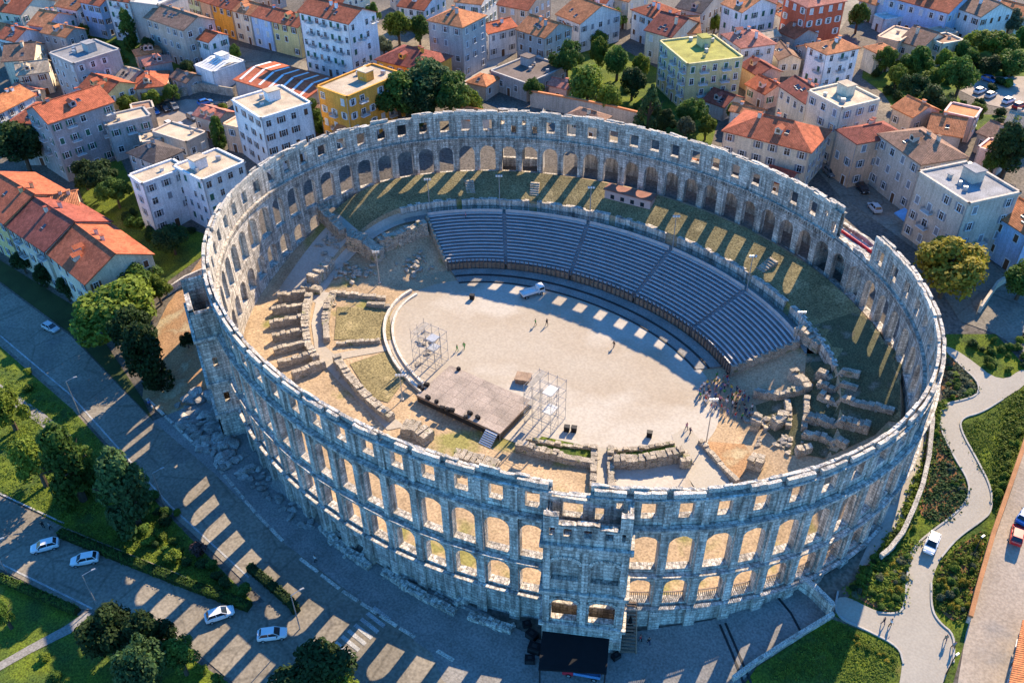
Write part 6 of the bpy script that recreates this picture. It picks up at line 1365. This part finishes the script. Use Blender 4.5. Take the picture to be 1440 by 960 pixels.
for k in range(4):
    p = cq[k]; q = p.lerp(sum(cq, Vector())/4, 0.04); mb = MB(); mb.tube((q.x, q.y, H(q.x, q.y)), (q.x, q.y, 4.3), 0.12, n=6); wpart('leg', mb, [DARK], can)
for k, (px, py, s) in enumerate([(748, 896, 1.6), (752, 915, 1.8), (745, 930, 1.4), (741, 880, 1.2), (866, 925, 1.2), (870, 905, 1.0)]):
    p = G(px, py); mb = MB(); mb.box((0, 0, s*0.35), (s, s*0.7, s*0.7), 0); mb.box((0, -s*0.36, s*0.35), (s*0.8, 0.05, s*0.5), 1); mb.box((0, 0, s*0.72), (s*0.4, s*0.3, 0.05), 1)
    tag(obj('equipment_case', mb.mesh('equipment_case', [BLACK, DARK]), None, (p.x, p.y, H(p.x, p.y)+0.1), 0.3*k), 'black equipment case beside the canopy before the near tower', 'case', 'cases beside the canopy')
ws = thing('wooden_stair', 'brown wooden stair climbing to an arch right of the near tower', 'stairs', tuple(G(892, 892)))
bb = Bay((TOW[3]+1) % NB)
for k in range(16):
    mb = MB(); z = 1.2+k*0.4; o = 4.6-k*0.29; slab(mb, bb, -2.3, -0.2, o, o-0.3, z, z+0.08, 0); wpart('tread', mb, [WOOD], ws)
for x in (-2.35, -0.15):
    mb = MB(); mb.tube(bb(x, 4.7, 1.0), bb(x, 0.3, 7.3), 0.09, n=5); mb.tube(bb(x, 4.7, 2.1), bb(x, 0.3, 8.4), 0.05, n=5); wpart('stringer', mb, [WOOD], ws)
tent = thing('patio_umbrella', 'closed black parasol at the foot of the near tower', 'parasol', tuple(G(884, 893)))
p = G(884, 893); mb = MB(); mb.tube((p.x, p.y, p.z+1.0), (p.x, p.y, p.z+4.6), 0.75, 0.08, 8); wpart('canopy', mb, [BLACK], tent); mb = MB(); mb.tube((p.x, p.y, p.z), (p.x, p.y, p.z+4.8), 0.05, n=6); wpart('pole', mb, [DARK], tent)
for i in range(NB):
    b = Bay(i); td = math.degrees(b.tm) % 360
    if 311 < td < 349:
        mb = MB()
        for k in range(11): x = -1.45+2.9*k/10; slab(mb, b, x-0.045, x+0.045, -0.7, -0.78, 7.1, 8.5, 0)
        slab(mb, b, -1.5, 1.5, -0.66, -0.82, 8.5, 8.62, 0, 0, 2); wpart('arch_railing', mb, [WOOD], arena)
for k, pl in enumerate(([(1012, 878), (1030, 920), (1046, 962)], [(1020, 876), (1038, 918), (1056, 960)], [(1092, 838), (1112, 862), (1128, 892)], [(700, 872), (640, 850), (560, 800), (480, 752)])):
    mb = MB(); ribbon(mb, [G(*p) for p in pl], 0.35, 0.14); tag(obj('drain_channel', mb.mesh('drain_channel', [DARK if k < 3 else STONE])), kind='structure')
# foundations and ledges on the shaded ground before the near wall
fnd = thing('foundation_ruins', 'low stone foundations lying in the shade before the near wall', 'ruin', tuple(G(560, 820)))
for k, pl in enumerate([[(452, 742), (480, 770), (520, 800)], [(540, 806), (590, 838), (640, 862)], [(470, 732), (500, 752)], [(610, 826), (660, 848)], [(660, 868), (720, 888)], [(420, 706), (440, 724)], [(590, 800), (560, 812)], [(660, 838), (640, 852)], [(520, 772), (505, 790)]]):
    mb = MB(); stones(mb, [G(*p) for p in pl], 1.2 if k < 5 else 0.8, 0.8, 0.1, 0.3); wpart('foundation_wall', mb, [STONE], fnd)
aw = thing('awning', 'pale blue awning over the street door of the stone corner house', 'awning', tuple(G(1290, 318)))
for a0_, a1_ in (((1272, 292), (1300, 314)),):
    A_, B_ = atz(*a0_, 18.5), atz(*a1_, 18.5); d = (B_-A_).normalized(); n_ = Vector((d.y, -d.x, 0)); n_ = n_ if n_.dot(CAM-A_) > 0 else -n_
    mb = MB(); mb.quad([A_, B_, B_+n_*2.2-Vector((0, 0, 0.8)), A_+n_*2.2-Vector((0, 0, 0.8))]); mb.quad([A_+n_*2.2-Vector((0, 0, 0.8)), B_+n_*2.2-Vector((0, 0, 0.8)), B_+n_*2.2-Vector((0, 0, 1.1)), A_+n_*2.2-Vector((0, 0, 1.1))]); wpart('fabric', mb, [BLUEP], aw)
    for q in (A_, B_): mb = MB(); mb.tube(q+n_*2.15-Vector((0, 0, 0.85)), Vector(((q+n_*2.15).x, (q+n_*2.15).y, 15)), 0.04, n=5); wpart('pole', mb, [STEEL], aw)
